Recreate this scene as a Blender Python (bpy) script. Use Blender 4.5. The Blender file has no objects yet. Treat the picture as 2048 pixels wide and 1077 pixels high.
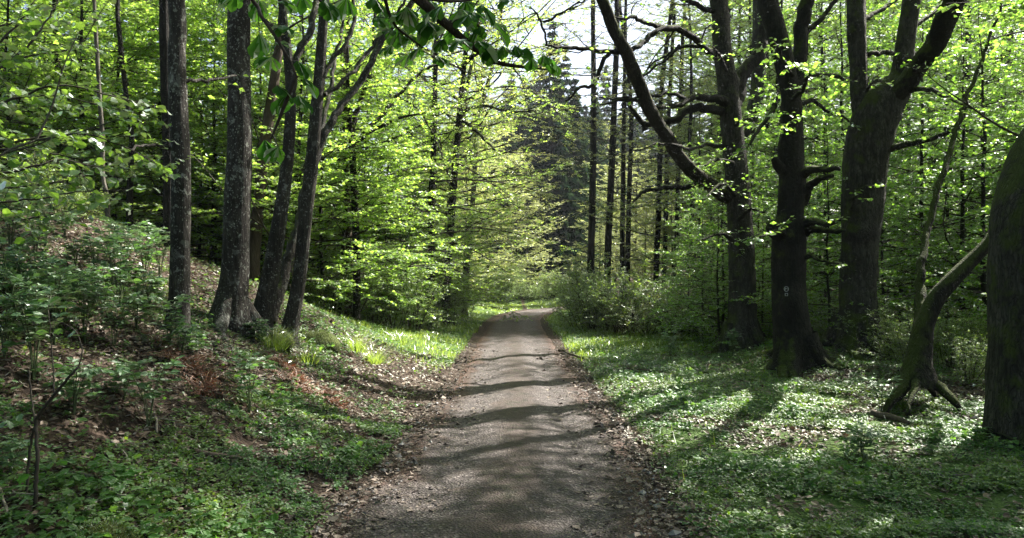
import bpy, math
import numpy as np
from mathutils import Vector

rng = np.random.default_rng(7)
EXPO = 2.3
HAZE = .0003
F, HZ, CAMH = 1500.0, 560.0, 1.70          # focal length and eye-level line in photo pixels, eye height in metres
SUN_AZ, SUN_EL = math.radians(52), math.radians(48)
UP = np.array([0., 0., 1.])
scene = bpy.context.scene
col = scene.collection

# ------------------------------------------------------------------ noise and small maths
_lat = np.random.default_rng(3).random((256, 256))
def vnoise(x, y):
    x = np.asarray(x, float); y = np.asarray(y, float)
    xi = np.floor(x).astype(int); yi = np.floor(y).astype(int)
    fx = x - xi; fy = y - yi
    fx = fx*fx*(3-2*fx); fy = fy*fy*(3-2*fy)
    a = _lat[xi & 255, yi & 255]; b = _lat[(xi+1) & 255, yi & 255]
    c = _lat[xi & 255, (yi+1) & 255]; d = _lat[(xi+1) & 255, (yi+1) & 255]
    return (a*(1-fx)+b*fx)*(1-fy)+(c*(1-fx)+d*fx)*fy
def fbm(x, y, o=4):
    s = 0; a = .5; t = 0
    for k in range(o):
        s = s+a*vnoise(x*2**k+17.3*k, y*2**k+5.1*k); t += a; a *= .5
    return s/t
def softplus(u, s):
    return s*np.logaddexp(0, np.asarray(u, float)/s)
def nrm(v):
    return v/np.maximum(np.linalg.norm(v, axis=-1, keepdims=True), 1e-9)
def sstep(a, b, x):
    t = np.clip((x-a)/(b-a), 0, 1); return t*t*(3-2*t)

# ------------------------------------------------------------------ the track and the terrain
RC = np.array([(-.20, -12), (-.18, 0), (-.10, 4.9), (.06, 7.5), (.09, 12.7), (.08, 18), (.12, 28), (.28, 33), (.85, 38),
               (1.9, 42), (3.8, 45.2), (7, 47.5), (12, 49), (19, 50), (30, 50.5), (45, 51)], float)
def catmull(P, step, W=None):
    P = np.asarray(P, float)
    Q = np.vstack([2*P[0]-P[1], P, 2*P[-1]-P[-2]])
    out = []; ww = []
    for i in range(1, len(Q)-2):
        n = max(1, int(np.ceil(np.linalg.norm(Q[i+1]-Q[i])/step)))
        t = (np.arange(n)/n)[:, None]
        a, b, c, d = Q[i-1], Q[i], Q[i+1], Q[i+2]
        out.append(.5*((2*b)+(-a+c)*t+(2*a-5*b+4*c-d)*t*t+(-a+3*b-3*c+d)*t**3))
        if W is not None: ww.append(W[i-1]+(W[i]-W[i-1])*t[:, 0])
    out.append(P[-1:])
    if W is None: return np.vstack(out)
    ww.append(np.array([W[-1]]))
    return np.vstack(out), np.concatenate(ww)
RCD = catmull(RC, .5)
def road_dist(x, y):
    x = np.asarray(x, float); y = np.asarray(y, float)
    sh = np.broadcast(x, y).shape
    p = np.stack(np.broadcast_arrays(x, y), -1).reshape(-1, 2)
    out = np.empty(len(p))
    for i in range(0, len(p), 20000):
        q = p[i:i+20000]
        out[i:i+20000] = np.sqrt(((q[:, None]-RCD[None])**2).sum(-1)).min(1)
    return out.reshape(sh)
MOUNDS = [(5.5, 14.4, .22, 1.3), (-3.4, 12.6, .25, .8), (7.2, 16.2, .2, 1.6)]
def Hgt(x, y):
    x = np.asarray(x, float); y = np.asarray(y, float)
    rd = road_dist(x, y)
    xc = np.interp(np.minimum(y, 36), RC[:, 1], RC[:, 0])
    xe = x-xc
    k = np.interp(y, [0, 12, 14, 18, 26, 60], [.50, .50, .46, .28, .16, .1])
    hill = k*softplus(-xe-1.6, .22)
    hill = 3.5-softplus(3.5-hill, .5)
    r = .022*softplus(np.minimum(xe, 25)-1.6, .5)
    far = .13*softplus(np.minimum(y, 160)-62, 5)
    off = np.clip((rd-1.05)/.8, 0, 1)
    nz = (fbm(x*.45+3, y*.45+9, 4)-.5)*.42*np.clip((rd-1.2)/3.5, 0, 1)+(fbm(x*2.3+1, y*2.3, 3)-.5)*.13*off
    m = 0
    for mx, my, h, s in MOUNDS:
        m = m+h*np.exp(-((x-mx)**2+(y-my)**2)/(2*s*s))
    return hill+r+far+nz+m-.06*(1-np.clip((rd-.72)/.36, 0, 1))
def P(px, py, d):
    return np.array([(px-1024)/F*d, d, CAMH+(HZ-py)/F*d])
def hit(px, py, dmax=80):
    d = np.concatenate([np.arange(2.5, 20, .02), np.arange(20, dmax, .1)])
    x = (px-1024)/F*d; z = CAMH+(HZ-py)/F*d
    g = Hgt(x, d)
    i = np.argmax(g >= z)
    if g[i] < z[i]: i = len(d)-1
    return np.array([x[i], d[i], g[i]])
def ground(x, y):
    return np.array([x, y, float(Hgt(x, y))])

# ------------------------------------------------------------------ meshes
def build_mesh(name, V, Fs, mat, smooth=True, attrs=None):
    V = np.asarray(V, np.float32).reshape(-1, 3)
    me = bpy.data.meshes.new(name)
    Fs = [np.asarray(f, np.int32) for f in Fs if len(f)]
    nl = sum(f.size for f in Fs); nf = sum(len(f) for f in Fs)
    me.vertices.add(len(V)); me.vertices.foreach_set('co', V.ravel())
    me.loops.add(nl); me.polygons.add(nf)
    if nl:
        me.loops.foreach_set('vertex_index', np.concatenate([f.ravel() for f in Fs]))
        tot = np.concatenate([np.full(len(f), f.shape[1], np.int32) for f in Fs])
        st = np.concatenate([[0], np.cumsum(tot)[:-1]]).astype(np.int32)
        me.polygons.foreach_set('loop_start', st)
        me.polygons.foreach_set('use_smooth', np.full(nf, smooth, bool))
    me.update(calc_edges=True)
    for an, av in (attrs or {}).items():
        a = me.attributes.new(an, 'FLOAT', 'POINT'); a.data.foreach_set('value', np.asarray(av, np.float32))
    for m in (mat if isinstance(mat, (list, tuple)) else [mat]): me.materials.append(m)
    me.validate()
    return me
class Acc:
    def __init__(s): s.V = []; s.F = {}; s.n = 0
    def add(s, V, Fc):
        V = np.asarray(V, float).reshape(-1, 3); Fc = np.asarray(Fc, int)
        s.V.append(V); s.F.setdefault(Fc.shape[1], []).append(Fc+s.n); s.n += len(V)
    def mesh(s, name, mat, origin=None, smooth=True):
        V = np.vstack(s.V) if s.V else np.zeros((0, 3))
        if origin is not None: V = V-np.asarray(origin)
        return build_mesh(name, V, [np.vstack(f) for f in s.F.values()], mat, smooth)
def tube(acc, pts, rad, sides=8, amp=0., flare=0., seed=0, knots=0.):
    pts = np.asarray(pts, float); rad = np.asarray(rad, float)
    t = nrm(np.gradient(pts, axis=0))
    ax = np.eye(3)[np.argmin(np.abs(t).max(0))]
    u = nrm(ax-t*(t@ax)[:, None]); v = np.cross(t, u)
    th = np.linspace(0, 2*np.pi, sides, endpoint=False)
    s = np.concatenate([[0], np.cumsum(np.linalg.norm(np.diff(pts, axis=0), axis=1))])
    R = np.repeat(rad[:, None], sides, 1)
    if amp or flare or knots:
        r2 = np.random.default_rng(seed+11)
        d = np.zeros((len(pts), sides))
        for k in range(5):
            d += np.cos((k+1)*th[None]+r2.uniform(0, 6.3)+np.sin(s[:, None]*r2.uniform(.5, 2.5)+r2.uniform(0, 6.3))*1.3)*r2.uniform(.4, 1)/(k+1)**.6
        d += (vnoise(th[None]*3+seed, s[:, None]*4+seed*3)-.5)*1.4
        R = R*(1+amp*d)
        if flare:
            lob = .62+.38*np.cos(th*r2.integers(3, 6)+r2.uniform(0, 6.3))+.25*np.cos(th*2+r2.uniform(0, 6.3))
            R = R*(1+flare*np.exp(-np.maximum(s-.15, 0)/(.9*max(rad[0], .1)))[:, None]*lob[None])
        if knots:
            for k in range(int(knots)):
                s0 = r2.uniform(.05, .95)*s[-1]; a0 = r2.uniform(0, 6.3); sz = r2.uniform(.1, .3)
                R = R*(1+.32*np.exp(-((s-s0)/sz)**2)[:, None]*np.exp(-((np.angle(np.exp(1j*(th-a0))))/.6)**2)[None])
    V = pts[:, None]+R[..., None]*(np.cos(th)[None, :, None]*u[:, None]+np.sin(th)[None, :, None]*v[:, None])
    n = len(pts)
    i = np.arange(n-1)[:, None]*sides; j = np.arange(sides)[None]; j2 = (j+1) % sides
    Q = np.stack([i+j, i+j2, i+sides+j2, i+sides+j], -1).reshape(-1, 4)
    base = len(V.reshape(-1, 3))
    VV = np.vstack([V.reshape(-1, 3), pts[-1]+t[-1]*rad[-1]*.6])
    acc.add(VV, Q)
    cap = np.stack([(n-1)*sides+np.arange(sides), (n-1)*sides+(np.arange(sides)+1) % sides, np.full(sides, base)], -1)
    acc.F.setdefault(3, []).append(cap+acc.n-len(VV))
def prisms(acc, S, E, r0, r1, sag=.0):
    S = np.asarray(S, float); E = np.asarray(E, float); n = len(S)
    if not n: return
    t = nrm(E-S); a = np.where(np.abs(t[:, 2:3]) < .9, UP, np.array([1., 0, 0]))
    u = nrm(np.cross(t, a)); v = np.cross(t, u)
    th = np.arange(3)*2*np.pi/3
    ring = np.cos(th)[None, :, None]*u[:, None]+np.sin(th)[None, :, None]*v[:, None]
    r0 = np.broadcast_to(r0, (n,))[:, None, None]; r1 = np.broadcast_to(r1, (n,))[:, None, None]
    V = np.concatenate([S[:, None]+ring*r0, E[:, None]+ring*r1], 1)
    f = np.array([[0, 1, 4, 3], [1, 2, 5, 4], [2, 0, 3, 5]])
    acc.add(V, (np.arange(n)[:, None, None]*6+f[None]).reshape(-1, 4))

# leaf outlines: (along, across, up); faces index into them
OVAL = (np.array([(0, 0, 0), (.28, -.27, .05), (.62, -.27, .05), (1, 0, -.08), (.62, .27, .05), (.28, .27, .05)], float), [(0, 1, 2, 3), (0, 3, 4, 5)])
KITE = (np.array([(0, 0, 0), (.45, -.34, .07), (1, 0, -.06), (.45, .34, .07)], float), [(0, 1, 2, 3)])
ROUND = (np.array([(0, 0, 0), (.12, -.34, .03), (.55, -.46, .06), (.95, -.12, 0), (.95, .12, 0), (.55, .46, .06), (.12, .34, .03)], float), [(0, 1, 2, 3), (0, 3, 4), (0, 4, 5, 6)])
LOBED = (np.array([(0, 0, 0), (-.08, -.28, .02), (.22, -.30, .05), (.30, -.56, -.02), (.52, -.30, .05), (.68, -.34, .0), (1, 0, -.12),
                   (.68, .34, 0), (.52, .30, .05), (.30, .56, -.02), (.22, .30, .05), (-.08, .28, .02)], float),
         [(0, 1, 2), (0, 2, 4), (2, 3, 4), (0, 4, 5, 6), (0, 6, 7, 8), (8, 9, 10), (0, 8, 10), (0, 10, 11)])
OBOV = (np.array([(0, 0, 0), (.35, -.10, .03), (.70, -.20, .03), (.88, -.15, -.05), (1, 0, -.16), (.88, .15, -.05), (.70, .20, .03), (.35, .10, .03),
                  (.40, 0, -.01), (.75, 0, -.06)], float),
        [(0, 1, 8), (1, 2, 9, 8), (2, 3, 9), (3, 4, 9), (4, 5, 9), (5, 6, 9), (6, 7, 8, 9), (7, 0, 8)])
LANCE = (np.array([(0, 0, 0), (.35, -.16, .03), (1, 0, -.10), (.35, .16, .03)], float), [(0, 1, 2, 3)])
BLADE = (np.array([(0, -.5, 0), (.6, -.35, 0), (1, 0, 0), (.6, .35, 0), (0, .5, 0)], float), [(0, 1, 2, 3, 4)])
def leaves(acc, Pb, A, N, L, shape, wid=1.0):
    Pb = np.asarray(Pb, float); n = len(Pb)
    if not n: return
    T, Fc = shape
    A = nrm(A); S = nrm(np.cross(N, A)); N2 = np.cross(A, S)
    L = np.broadcast_to(L, (n,))[:, None, None]
    w = np.broadcast_to(wid, (n,))[:, None, None]
    V = Pb[:, None]+L*(T[None, :, 0:1]*A[:, None]+w*T[None, :, 1:2]*S[:, None]+T[None, :, 2:3]*N2[:, None])
    k = len(T); base = acc.n
    acc.V.append(V.reshape(-1, 3)); acc.n += n*k
    off = (np.arange(n)*k+base)[:, None]
    for f in Fc:
        acc.F.setdefault(len(f), []).append(off+np.array(f)[None])
def jit(n, s, r=None):
    return (r or rng).normal(0, s, (n, 3))

# ------------------------------------------------------------------ materials
def new_mat(name):
    m = bpy.data.materials.new(name); m.use_nodes = True
    nt = m.node_tree; nt.nodes.clear()
    return m, nt, nt.nodes.new('ShaderNodeOutputMaterial')
def nd(nt, t, **kw):
    n = nt.nodes.new('ShaderNode'+t)
    for k, v in kw.items():
        if k in n.inputs.keys() if isinstance(k, str) else False: n.inputs[k].default_value = v
        else: setattr(n, k, v)
    return n
def ramp(nt, fac, stops):
    r = nt.nodes.new('ShaderNodeValToRGB'); cr = r.color_ramp
    while len(cr.elements) < len(stops): cr.elements.new(.5)
    for e, (p, c) in zip(cr.elements, stops):
        e.position = p; e.color = (c[0], c[1], c[2], 1) if not np.isscalar(c) else (c, c, c, 1)
    nt.links.new(fac, r.inputs[0]); return r.outputs[0]
def mixc(nt, fac, a, b):
    m = nt.nodes.new('ShaderNodeMix'); m.data_type = 'RGBA'
    if np.isscalar(fac): m.inputs[0].default_value = fac
    else: nt.links.new(fac, m.inputs[0])
    for s, i in ((a, 6), (b, 7)):
        if isinstance(s, tuple): m.inputs[i].default_value = (*s, 1)
        else: nt.links.new(s, m.inputs[i])
    return m.outputs[2]
def math_(nt, op, a, b=None):
    m = nt.nodes.new('ShaderNodeMath'); m.operation = op
    for s, i in ((a, 0), (b, 1)):
        if s is None: continue
        if np.isscalar(s): m.inputs[i].default_value = s
        else: nt.links.new(s, m.inputs[i])
    return m.outputs[0]
def tex_noise(nt, vec, scale, detail=5, rough=.55):
    n = nt.nodes.new('ShaderNodeTexNoise'); n.inputs['Scale'].default_value = scale
    n.inputs['Detail'].default_value = detail; n.inputs['Roughness'].default_value = rough
    if vec is not None: nt.links.new(vec, n.inputs['Vector'])
    return n.outputs['Fac']
def coords(nt, scale=(1, 1, 1), kind='Object'):
    tc = nt.nodes.new('ShaderNodeTexCoord'); mp = nt.nodes.new('ShaderNodeMapping')
    mp.inputs['Scale'].default_value = scale
    nt.links.new(tc.outputs[kind], mp.inputs['Vector']); return mp.outputs['Vector']
def leaf_mat(name, dif, trn, dif2, trn2, rough=.42, gloss=.06, tmix=.5, patch=None):
    m, nt, out = new_mat(name)
    g = nt.nodes.new('ShaderNodeNewGeometry')
    rnd = g.outputs['Random Per Island']
    dc = mixc(nt, rnd, dif, dif2); tc = mixc(nt, rnd, trn, trn2)
    if patch:
        pf = ramp(nt, tex_noise(nt, coords(nt), .75, 4, .6), [(.42, 0.), (.60, 1.)])
        dc = mixc(nt, pf, dc, mixc(nt, rnd, patch[0], patch[2])); tc = mixc(nt, pf, tc, mixc(nt, rnd, patch[1], patch[3]))
    d = nt.nodes.new('ShaderNodeBsdfDiffuse'); nt.links.new(dc, d.inputs[0])
    t = nt.nodes.new('ShaderNodeBsdfTranslucent'); nt.links.new(tc, t.inputs[0])
    mx = nt.nodes.new('ShaderNodeMixShader'); mx.inputs[0].default_value = tmix
    nt.links.new(d.outputs[0], mx.inputs[1]); nt.links.new(t.outputs[0], mx.inputs[2])
    gl = nt.nodes.new('ShaderNodeBsdfGlossy'); gl.inputs['Roughness'].default_value = rough
    gl.inputs[0].default_value = (.9, .95, .9, 1)
    lw = nt.nodes.new('ShaderNodeFresnel'); lw.inputs[0].default_value = 1.38
    fac = math_(nt, 'MAXIMUM', math_(nt, 'ADD', math_(nt, 'MULTIPLY', lw.outputs[0], .75), gloss*.25), 0.)
    m2 = nt.nodes.new('ShaderNodeMixShader'); nt.links.new(fac, m2.inputs[0])
    nt.links.new(mx.outputs[0], m2.inputs[1]); nt.links.new(gl.outputs[0], m2.inputs[2])
    nt.links.new(m2.outputs[0], out.inputs[0])
    return m
def bark_mat(name, c1, c2, lichen=0., moss=0., scale=1., plates=0, mosscol=(.040, .052, .010)):
    m, nt, out = new_mat(name)
    v = coords(nt, (scale, scale, scale*.22)); v1 = coords(nt, (1, 1, 1))
    n1 = tex_noise(nt, v, 22, 9, .72); n2 = tex_noise(nt, v1, 2.2, 4)
    n3 = tex_noise(nt, v, 45, 4, .6)
    h = math_(nt, 'ADD', n1, math_(nt, 'MULTIPLY', n3, .4))
    c = mixc(nt, ramp(nt, n1, [(.40, 0.), (.62, 1.)]), c1, c2)
    c = mixc(nt, ramp(nt, n2, [(.35, .0), (.65, .7)]), c, tuple(k*.45 for k in c1))
    if lichen:
        fld = ramp(nt, tex_noise(nt, v1, 1.3, 3), [(.30, .0), (.62, 1.)])
        for sc, lo, op, cc in ((7, .60, .45, (.17, .175, .155)), (17, .62, .75, (.26, .27, .235)), (42, .63, .85, (.34, .35, .31))):
            nz = math_(nt, 'ADD', tex_noise(nt, coords(nt, (1, 1, .8)), sc, 4, .62), math_(nt, 'MULTIPLY', fld, .05*lichen))
            c = mixc(nt, math_(nt, 'MULTIPLY', ramp(nt, nz, [(lo+.012, 0.), (lo+.05, 1.)]), op), c, cc)
    if plates:
        vp = nt.nodes.new('ShaderNodeTexVoronoi'); vp.feature = 'DISTANCE_TO_EDGE'; vp.inputs['Scale'].default_value = plates
        dv = nt.nodes.new('ShaderNodeVectorMath'); dv.operation = 'ADD'; vv = coords(nt, (1, 1, .38))
        nz = nt.nodes.new('ShaderNodeTexNoise'); nz.inputs['Scale'].default_value = 9; nz.inputs['Detail'].default_value = 5; nt.links.new(vv, nz.inputs['Vector'])
        sc = nt.nodes.new('ShaderNodeVectorMath'); sc.operation = 'SCALE'; sc.inputs['Scale'].default_value = .2
        nt.links.new(nz.outputs['Color'], sc.inputs[0]); nt.links.new(vv, dv.inputs[0]); nt.links.new(sc.outputs[0], dv.inputs[1]); nt.links.new(dv.outputs[0], vp.inputs['Vector'])
        crk = ramp(nt, vp.outputs['Distance'], [(.0, .35), (.16, 1.)])
        c = mixc(nt, crk, tuple(k*.4 for k in c1), c)
        h = math_(nt, 'ADD', h, math_(nt, 'MULTIPLY', crk, .8))
    if moss:
        g = nt.nodes.new('ShaderNodeNewGeometry'); sp = nt.nodes.new('ShaderNodeSeparateXYZ'); nt.links.new(g.outputs['Normal'], sp.inputs[0])
        k = math_(nt, 'ADD', math_(nt, 'MULTIPLY', sp.outputs[2], .35), math_(nt, 'MULTIPLY', sp.outputs[0], -.10))
        k = math_(nt, 'ADD', k, tex_noise(nt, v1, 3.0, 6, .65))
        mk = ramp(nt, k, [(.66-.26*moss, 0.), (.80-.24*moss, 1.)])
        c = mixc(nt, mk, c, mixc(nt, n3, mosscol, tuple(q*1.9 for q in mosscol)))
    b = nt.nodes.new('ShaderNodeBsdfPrincipled'); nt.links.new(c, b.inputs['Base Color']); b.inputs['Roughness'].default_value = .9
    b.inputs['Specular IOR Level'].default_value = .25
    bp = nt.nodes.new('ShaderNodeBump'); bp.inputs['Strength'].default_value = 1; bp.inputs['Distance'].default_value = .06
    nt.links.new(h, bp.inputs['Height']); nt.links.new(bp.outputs[0], b.inputs['Normal'])
    nt.links.new(b.outputs[0], out.inputs[0]); return m
def plain_mat(name, c1, c2, rough=.8, scale=30, island=False, spec=.3):
    m, nt, out = new_mat(name)
    if island:
        g = nt.nodes.new('ShaderNodeNewGeometry'); f = g.outputs['Random Per Island']
    else: f = ramp(nt, tex_noise(nt, coords(nt), scale, 6), [(.35, 0.), (.65, 1.)])
    b = nt.nodes.new('ShaderNodeBsdfPrincipled'); nt.links.new(mixc(nt, f, c1, c2), b.inputs['Base Color'])
    b.inputs['Roughness'].default_value = rough; b.inputs['Specular IOR Level'].default_value = spec
    nt.links.new(b.outputs[0], out.inputs[0]); return m
M = {}
M['beech'] = leaf_mat('beech_leaf', (.055, .110, .012), (.38, .645, .055), (.080, .158, .024), (.57, .81, .125), .5, -.1, .72)
M['alder'] = leaf_mat('alder_leaf', (.090, .130, .030), (.50, .60, .12), (.150, .185, .055), (.68, .74, .20), .5, -.1, .66)
M['maple'] = leaf_mat('maple_leaf', (.035, .085, .014), (.25, .52, .045), (.060, .130, .026), (.43, .70, .09), .5, -.1, .66)
M['hazel'] = leaf_mat('hazel_leaf', (.040, .095, .024), (.22, .42, .04), (.065, .130, .035), (.34, .54, .06), .5, .0, .55)
M['chestnut'] = leaf_mat('chestnut_leaf', (.022, .072, .016), (.09, .28, .025), (.038, .100, .024), (.17, .40, .04), .6, -.25)
M['shrub'] = leaf_mat('shrub_leaf', (.055, .115, .020), (.34, .54, .05), (.090, .155, .035), (.48, .66, .10), .5, .0, .58)
M['redshrub'] = leaf_mat('brownish_shrub_leaf', (.045, .085, .018), (.24, .40, .04), (.075, .090, .025), (.34, .38, .05), .5, .0)
M['cover'] = leaf_mat('ground_cover_leaf', (.022, .070, .016), (.12, .34, .03), (.050, .120, .026), (.22, .46, .05), .48, -.02, .5, ((.050, .105, .012), (.28, .48, .03), (.085, .145, .024), (.42, .58, .05)))
M['herb'] = leaf_mat('herb_leaf', (.040, .110, .024), (.18, .44, .04), (.075, .150, .035), (.30, .54, .06), .45, -.05)
M['grass'] = leaf_mat('grass_blade', (.060, .120, .018), (.36, .54, .05), (.105, .170, .035), (.52, .66, .10), .5, .0)
M['elder'] = leaf_mat('elder_leaf', (.040, .105, .035), (.14, .32, .05), (.070, .145, .050), (.22, .42, .07), .42, .1)
M['needle'] = leaf_mat('spruce_needle', (.010, .028, .016), (.03, .06, .02), (.022, .048, .026), (.05, .09, .03), .9, -4., .25)
M['litter'] = leaf_mat('dead_leaf', (.050, .028, .018), (.10, .05, .03), (.180, .125, .090), (.14, .08, .05), .55, .0, .2)
M['bracken'] = leaf_mat('dead_bracken', (.130, .040, .018), (.2, .06, .02), (.20, .075, .034), (.25, .09, .03), .6, .0, .3)
M['bark_lichen'] = bark_mat('lichen_bark', (.024, .020, .016), (.070, .062, .053), lichen=1.)
M['bark_lichen_thin'] = bark_mat('lichen_bark_light', (.030, .027, .022), (.070, .062, .050), lichen=.7, moss=.05)
M['bark_dark'] = bark_mat('dark_bark', (.018, .016, .013), (.045, .040, .033), moss=.05, plates=24)
M['bark_brown'] = bark_mat('brown_bark', (.055, .040, .028), (.120, .090, .062))
M['bark_grey'] = bark_mat('grey_bark', (.034, .031, .025), (.118, .108, .090), moss=.22, scale=.9, plates=19)
M['bark_moss'] = bark_mat('mossy_bark', (.024, .021, .015), (.055, .048, .034), moss=.50, plates=20)
M['bark_limb'] = bark_mat('mossy_limb_bark', (.030, .026, .018), (.070, .060, .042), moss=.72, plates=20, mosscol=(.075, .095, .014))
M['bark_pale'] = bark_mat('pale_bark', (.090, .080, .062), (.19, .175, .145), moss=.1)
M['twig'] = plain_mat('twig_bark', (.022, .018, .014), (.050, .040, .030))
M['deadwood'] = plain_mat('pale_dead_wood', (.11, .095, .078), (.24, .215, .18), .85, 40)
M['browntwig'] = plain_mat('brown_dead_wood', (.045, .033, .024), (.10, .075, .055), .85, 40)
M['chip'] = plain_mat('track_litter', (.018, .013, .010), (.20, .160, .130), .75, 1, True)
M['stone'] = plain_mat('pebble', (.10, .09, .085), (.26, .245, .24), .7, 1, True)
M['moss'] = bark_mat('moss_clump', (.045, .060, .012), (.09, .11, .022), moss=1.2)
M['whitepaint'] = plain_mat('faded_white_paint', (.30, .30, .29), (.46, .46, .44), .8, 60)
M['stem'] = plain_mat('green_stem', (.05, .075, .03), (.09, .11, .05), .6)

def ground_material():
    m, nt, out = new_mat('forest_floor')
    v = coords(nt, kind='Object')
    n1 = tex_noise(nt, v, 1.3, 6); n2 = tex_noise(nt, v, 22, 6, .7); n3 = tex_noise(nt, v, 90, 3)
    vo = nt.nodes.new('ShaderNodeTexVoronoi'); vo.inputs['Scale'].default_value = 26; nt.links.new(v, vo.inputs['Vector'])
    sep = nt.nodes.new('ShaderNodeSeparateColor'); nt.links.new(vo.outputs['Color'], sep.inputs[0])
    soil = mixc(nt, ramp(nt, n2, [(.3, 0.), (.7, 1.)]), (.014, .010, .007), (.046, .031, .022))
    lit = ramp(nt, sep.outputs[0], [(0., (.018, .011, .008)), (.5, (.052, .034, .024)), (.85, (.090, .062, .046)), (1., (.15, .115, .09))])
    c = mixc(nt, ramp(nt, n1, [(.35, .35), (.65, .9)]), soil, lit)
    at = nt.nodes.new('ShaderNodeAttribute'); at.attribute_name = 'green'
    gn = mixc(nt, n2, (.035, .075, .014), (.085, .135, .032))
    gm = ramp(nt, math_(nt, 'ADD', math_(nt, 'MULTIPLY', at.outputs['Fac'], 1.0), math_(nt, 'SUBTRACT', math_(nt, 'MULTIPLY', n2, .9), .45)), [(.40, 0.), (.66, 1.)])
    c = mixc(nt, gm, c, gn)
    b = nt.nodes.new('ShaderNodeBsdfPrincipled'); nt.links.new(c, b.inputs['Base Color']); b.inputs['Roughness'].default_value = .9
    b.inputs['Specular IOR Level'].default_value = .2
    bp = nt.nodes.new('ShaderNodeBump'); bp.inputs['Strength'].default_value = 1; bp.inputs['Distance'].default_value = .05
    nt.links.new(math_(nt, 'ADD', n2, vo.outputs['Distance']), bp.inputs['Height']); nt.links.new(bp.outputs[0], b.inputs['Normal'])
    nt.links.new(b.outputs[0], out.inputs[0]); return m
def track_material():
    m, nt, out = new_mat('track_gravel')
    v = coords(nt)
    at = nt.nodes.new('ShaderNodeAttribute'); at.attribute_name = 'across'
    n1 = tex_noise(nt, coords(nt, (1, .55, 1)), 1.6, 5); n2 = tex_noise(nt, v, 38, 6, .7); n3 = tex_noise(nt, v, 7, 5, .65)
    vo = nt.nodes.new('ShaderNodeTexVoronoi'); vo.inputs['Scale'].default_value = 55; nt.links.new(v, vo.inputs['Vector'])
    sep = nt.nodes.new('ShaderNodeSeparateColor'); nt.links.new(vo.outputs['Color'], sep.inputs[0])
    a = math_(nt, 'ADD', math_(nt, 'ABSOLUTE', at.outputs['Fac']), math_(nt, 'MULTIPLY', math_(nt, 'SUBTRACT', n1, .5), .7))
    grav = ramp(nt, sep.outputs[0], [(0., (.034, .027, .024)), (.5, (.064, .051, .048)), (.9, (.118, .098, .093)), (1., (.25, .22, .205))])
    brown = mixc(nt, n2, (.026, .017, .013), (.072, .046, .036))
    red = mixc(nt, n2, (.042, .021, .013), (.120, .060, .037))
    trackmask = ramp(nt, a, [(.10, .25), (.28, 1.), (.60, 1.), (.76, .1)])
    c = mixc(nt, trackmask, brown, grav)
    c = mixc(nt, ramp(nt, a, [(.70, 0.), (.92, 1.)]), c, red)
    c = mixc(nt, math_(nt, 'MULTIPLY', ramp(nt, a, [(.02, 1.), (.22, 0.)]), ramp(nt, n3, [(.50, 0.), (.60, .55)])), c, (.040, .050, .014))
    c = mixc(nt, ramp(nt, n3, [(.50, 0.), (.64, .75)]), c, (.024, .018, .015))
    c = mixc(nt, ramp(nt, tex_noise(nt, v, 3.1, 5, .7), [(.56, 0.), (.66, .6)]), c, (.085, .058, .046))
    b = nt.nodes.new('ShaderNodeBsdfPrincipled'); nt.links.new(c, b.inputs['Base Color']); b.inputs['Roughness'].default_value = .78
    b.inputs['Specular IOR Level'].default_value = .35
    bp = nt.nodes.new('ShaderNodeBump'); bp.inputs['Strength'].default_value = 1; bp.inputs['Distance'].default_value = .025
    nt.links.new(math_(nt, 'ADD', math_(nt, 'ADD', n2, vo.outputs['Distance']), n3), bp.inputs['Height']); nt.links.new(bp.outputs[0], b.inputs['Normal'])
    nt.links.new(b.outputs[0], out.inputs[0]); return m

# ------------------------------------------------------------------ objects
def tag(o, label=None, cat=None, group=None, kind=None):
    for k, v in (('label', label), ('category', cat), ('group', group), ('kind', kind)):
        if v: o[k] = v
    return o
def link(name, me, parent=None, loc=None):
    o = bpy.data.objects.new(name, me); col.objects.link(o)
    if parent is not None: o.parent = parent
    if loc is not None: o.location = [float(k) for k in loc]
    return o
def thing(name, label, cat, loc, rz=0., sc=1., group=None, rx=0., ry=0.):
    o = link(name, None, None, loc); o.rotation_euler = (rx, ry, rz); o.scale = (sc, sc, sc)
    return tag(o, label, cat, group)

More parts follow.
